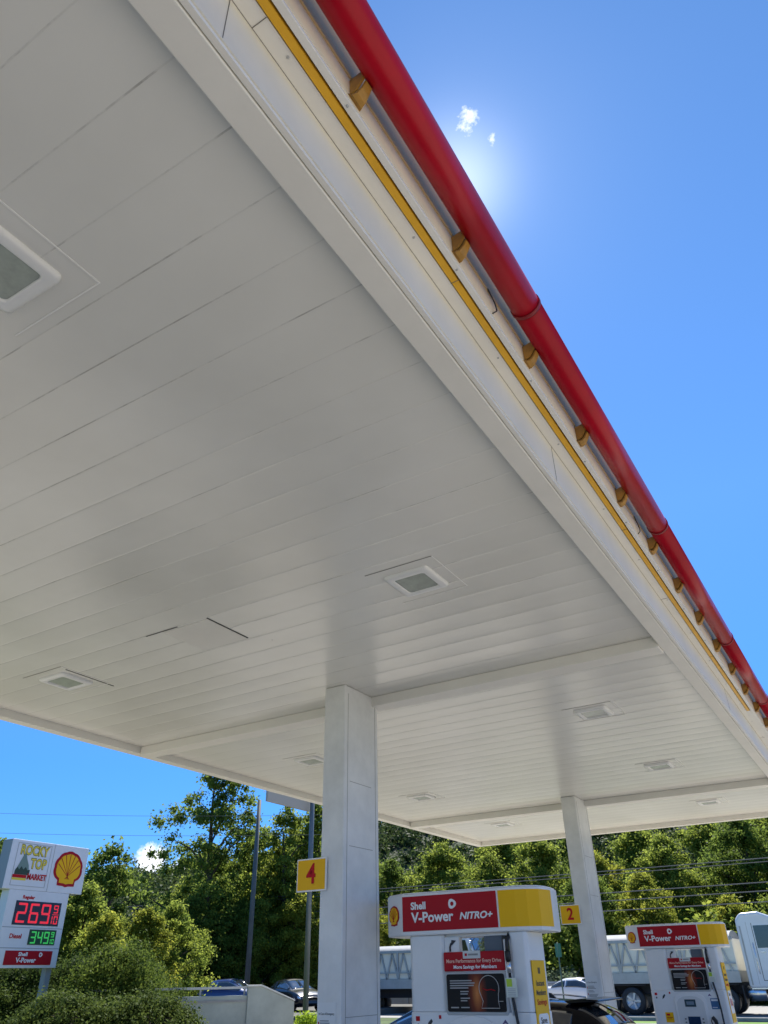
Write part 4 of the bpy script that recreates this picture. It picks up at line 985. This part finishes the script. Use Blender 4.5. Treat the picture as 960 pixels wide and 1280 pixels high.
for az, D, kk, s, lab in ((42.4, 56, 1, 1.1, 'dark bushy tree behind the blue sedan'), (40.2, 55, 0, 1.0, 'bushy green tree behind the bare dark pole'), (37.6, 55, 2, 1.05, 'yellow green bushy tree behind the thick grey pole'), (44.4, 54, 1, 1.0, 'low dark tree left of the blue sedan')):
    x, y = polar(az, D); put_tree('small_tree', KS[kk], x, y, az, s, lab, 'tree')
BS = [bush_mesh(51, 5.0, 3.2, 110, 420, .055, SHM[0], .2), bush_mesh(52, 5.0, 3.2, 110, 420, .055, SHM[1], .2)]
for az, D, kk, s, sx, lab in ((48.2, 25, 0, .80, .86, 'large rounded green shrub behind the hedge, middle of the left thicket'), (46.8, 27, 0, .62, .7, 'green shrub right of the large rounded shrub, above the hedge'), (50.9, 28, 1, .70, 1.0, 'dark shrub right of the price sign post'), (54.0, 28, 1, .66, 1.1, 'dark shrub under the price sign'), (57.5, 28, 1, .70, 1.1, 'dark shrub left of the price sign post')):
    x, y = polar(az, D); bush('shrub', BS[kk], x, y, az*.3, s, lab, z=0, sxy=sx)
HLM = leaf_mat('leaf_hedge', (.03, .055, .014), (.11, .155, .035), .32)
def hedge(x, y, w, d, h, seed, lab):
    rg = np.random.default_rng(seed); N = 260
    a = rg.random(N)*2*np.pi; z = rg.random(N); e = np.sqrt(np.maximum(0, 1-z**2.6)); 
    c = np.stack([w/2*.92*e*np.cos(a), d/2*.92*e*np.sin(a), z*(h-.10)], 1)
    c += rg.normal(size=c.shape)*.03
    me = leaves_mesh('foliage', c, np.full(N, .16), 160, .026, rg, HLM, 1.0, outb=.8)
    r = empty('clipped_shrub', (x, y, 0), rad(46), lab, 'shrub'); o = bpy.data.objects.new('foliage', me); COL.objects.link(o); o.parent = r
    # dark twiggy heart so that no daylight passes through
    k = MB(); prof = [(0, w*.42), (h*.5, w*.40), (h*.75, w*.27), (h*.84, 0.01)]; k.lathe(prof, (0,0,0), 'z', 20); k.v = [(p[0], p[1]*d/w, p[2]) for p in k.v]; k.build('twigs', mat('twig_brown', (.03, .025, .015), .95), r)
x, y = polar(51.6, 14.6); hedge(x, y, 2.1, 1.9, 1.56, 1, 'clipped round shrub at the bottom left, left one of two')
x, y = polar(46.8, 14.9); hedge(x, y, 2.35, 1.9, 1.53, 2, 'clipped round shrub at the bottom left, right one of two')
# lime green plant at the foot of the pole
rg = np.random.default_rng(9); c = np.stack([rg.normal(size=30)*.35, rg.normal(size=30)*.3, rg.random(30)*.35+.1], 1)
me = leaves_mesh('lime_plant', c, np.full(30, .18), 80, .04, rg, leaf_mat('leaf_lime', (.16, .26, .02), (.30, .42, .04), .4)); o = bpy.data.objects.new('lime_plant', me); COL.objects.link(o); o.location = (-16.6, 22.6, .25); tag(o, 'bright lime green low plant at the foot of the thick column', 'plant')

# far wooded hillside: nobody could count its trees
rg = np.random.default_rng(77); cc = []; HV = np.array(HILLV).reshape(NA, ND, 3)
while len(cc) < 2600:
    i = rg.random()*(NA-1); j = rg.random()*(ND-8)+1; a, b = int(i), int(j); fi, fj = i-a, j-b
    p = (1-fi)*(1-fj)*HV[a, b] + fi*(1-fj)*HV[a+1, b] + (1-fi)*fj*HV[a, b+1] + fi*fj*HV[a+1, b+1]
    if p[2] < 8: continue
    cc.append((p[0], p[1], p[2]+2.2))
cc = np.array(cc)
me = leaves_mesh('hillside_forest', cc, rg.uniform(2.8, 5.0, len(cc)), 95, .85, rg, leaf_mat('leaf_far', (.025, .05, .018), (.07, .105, .034), .25), .9, outb=.8)
o = bpy.data.objects.new('hillside_forest', me); COL.objects.link(o); o['kind'] = 'stuff'; o['label'] = 'dense wooded hillside far behind the station'; o['category'] = 'forest'
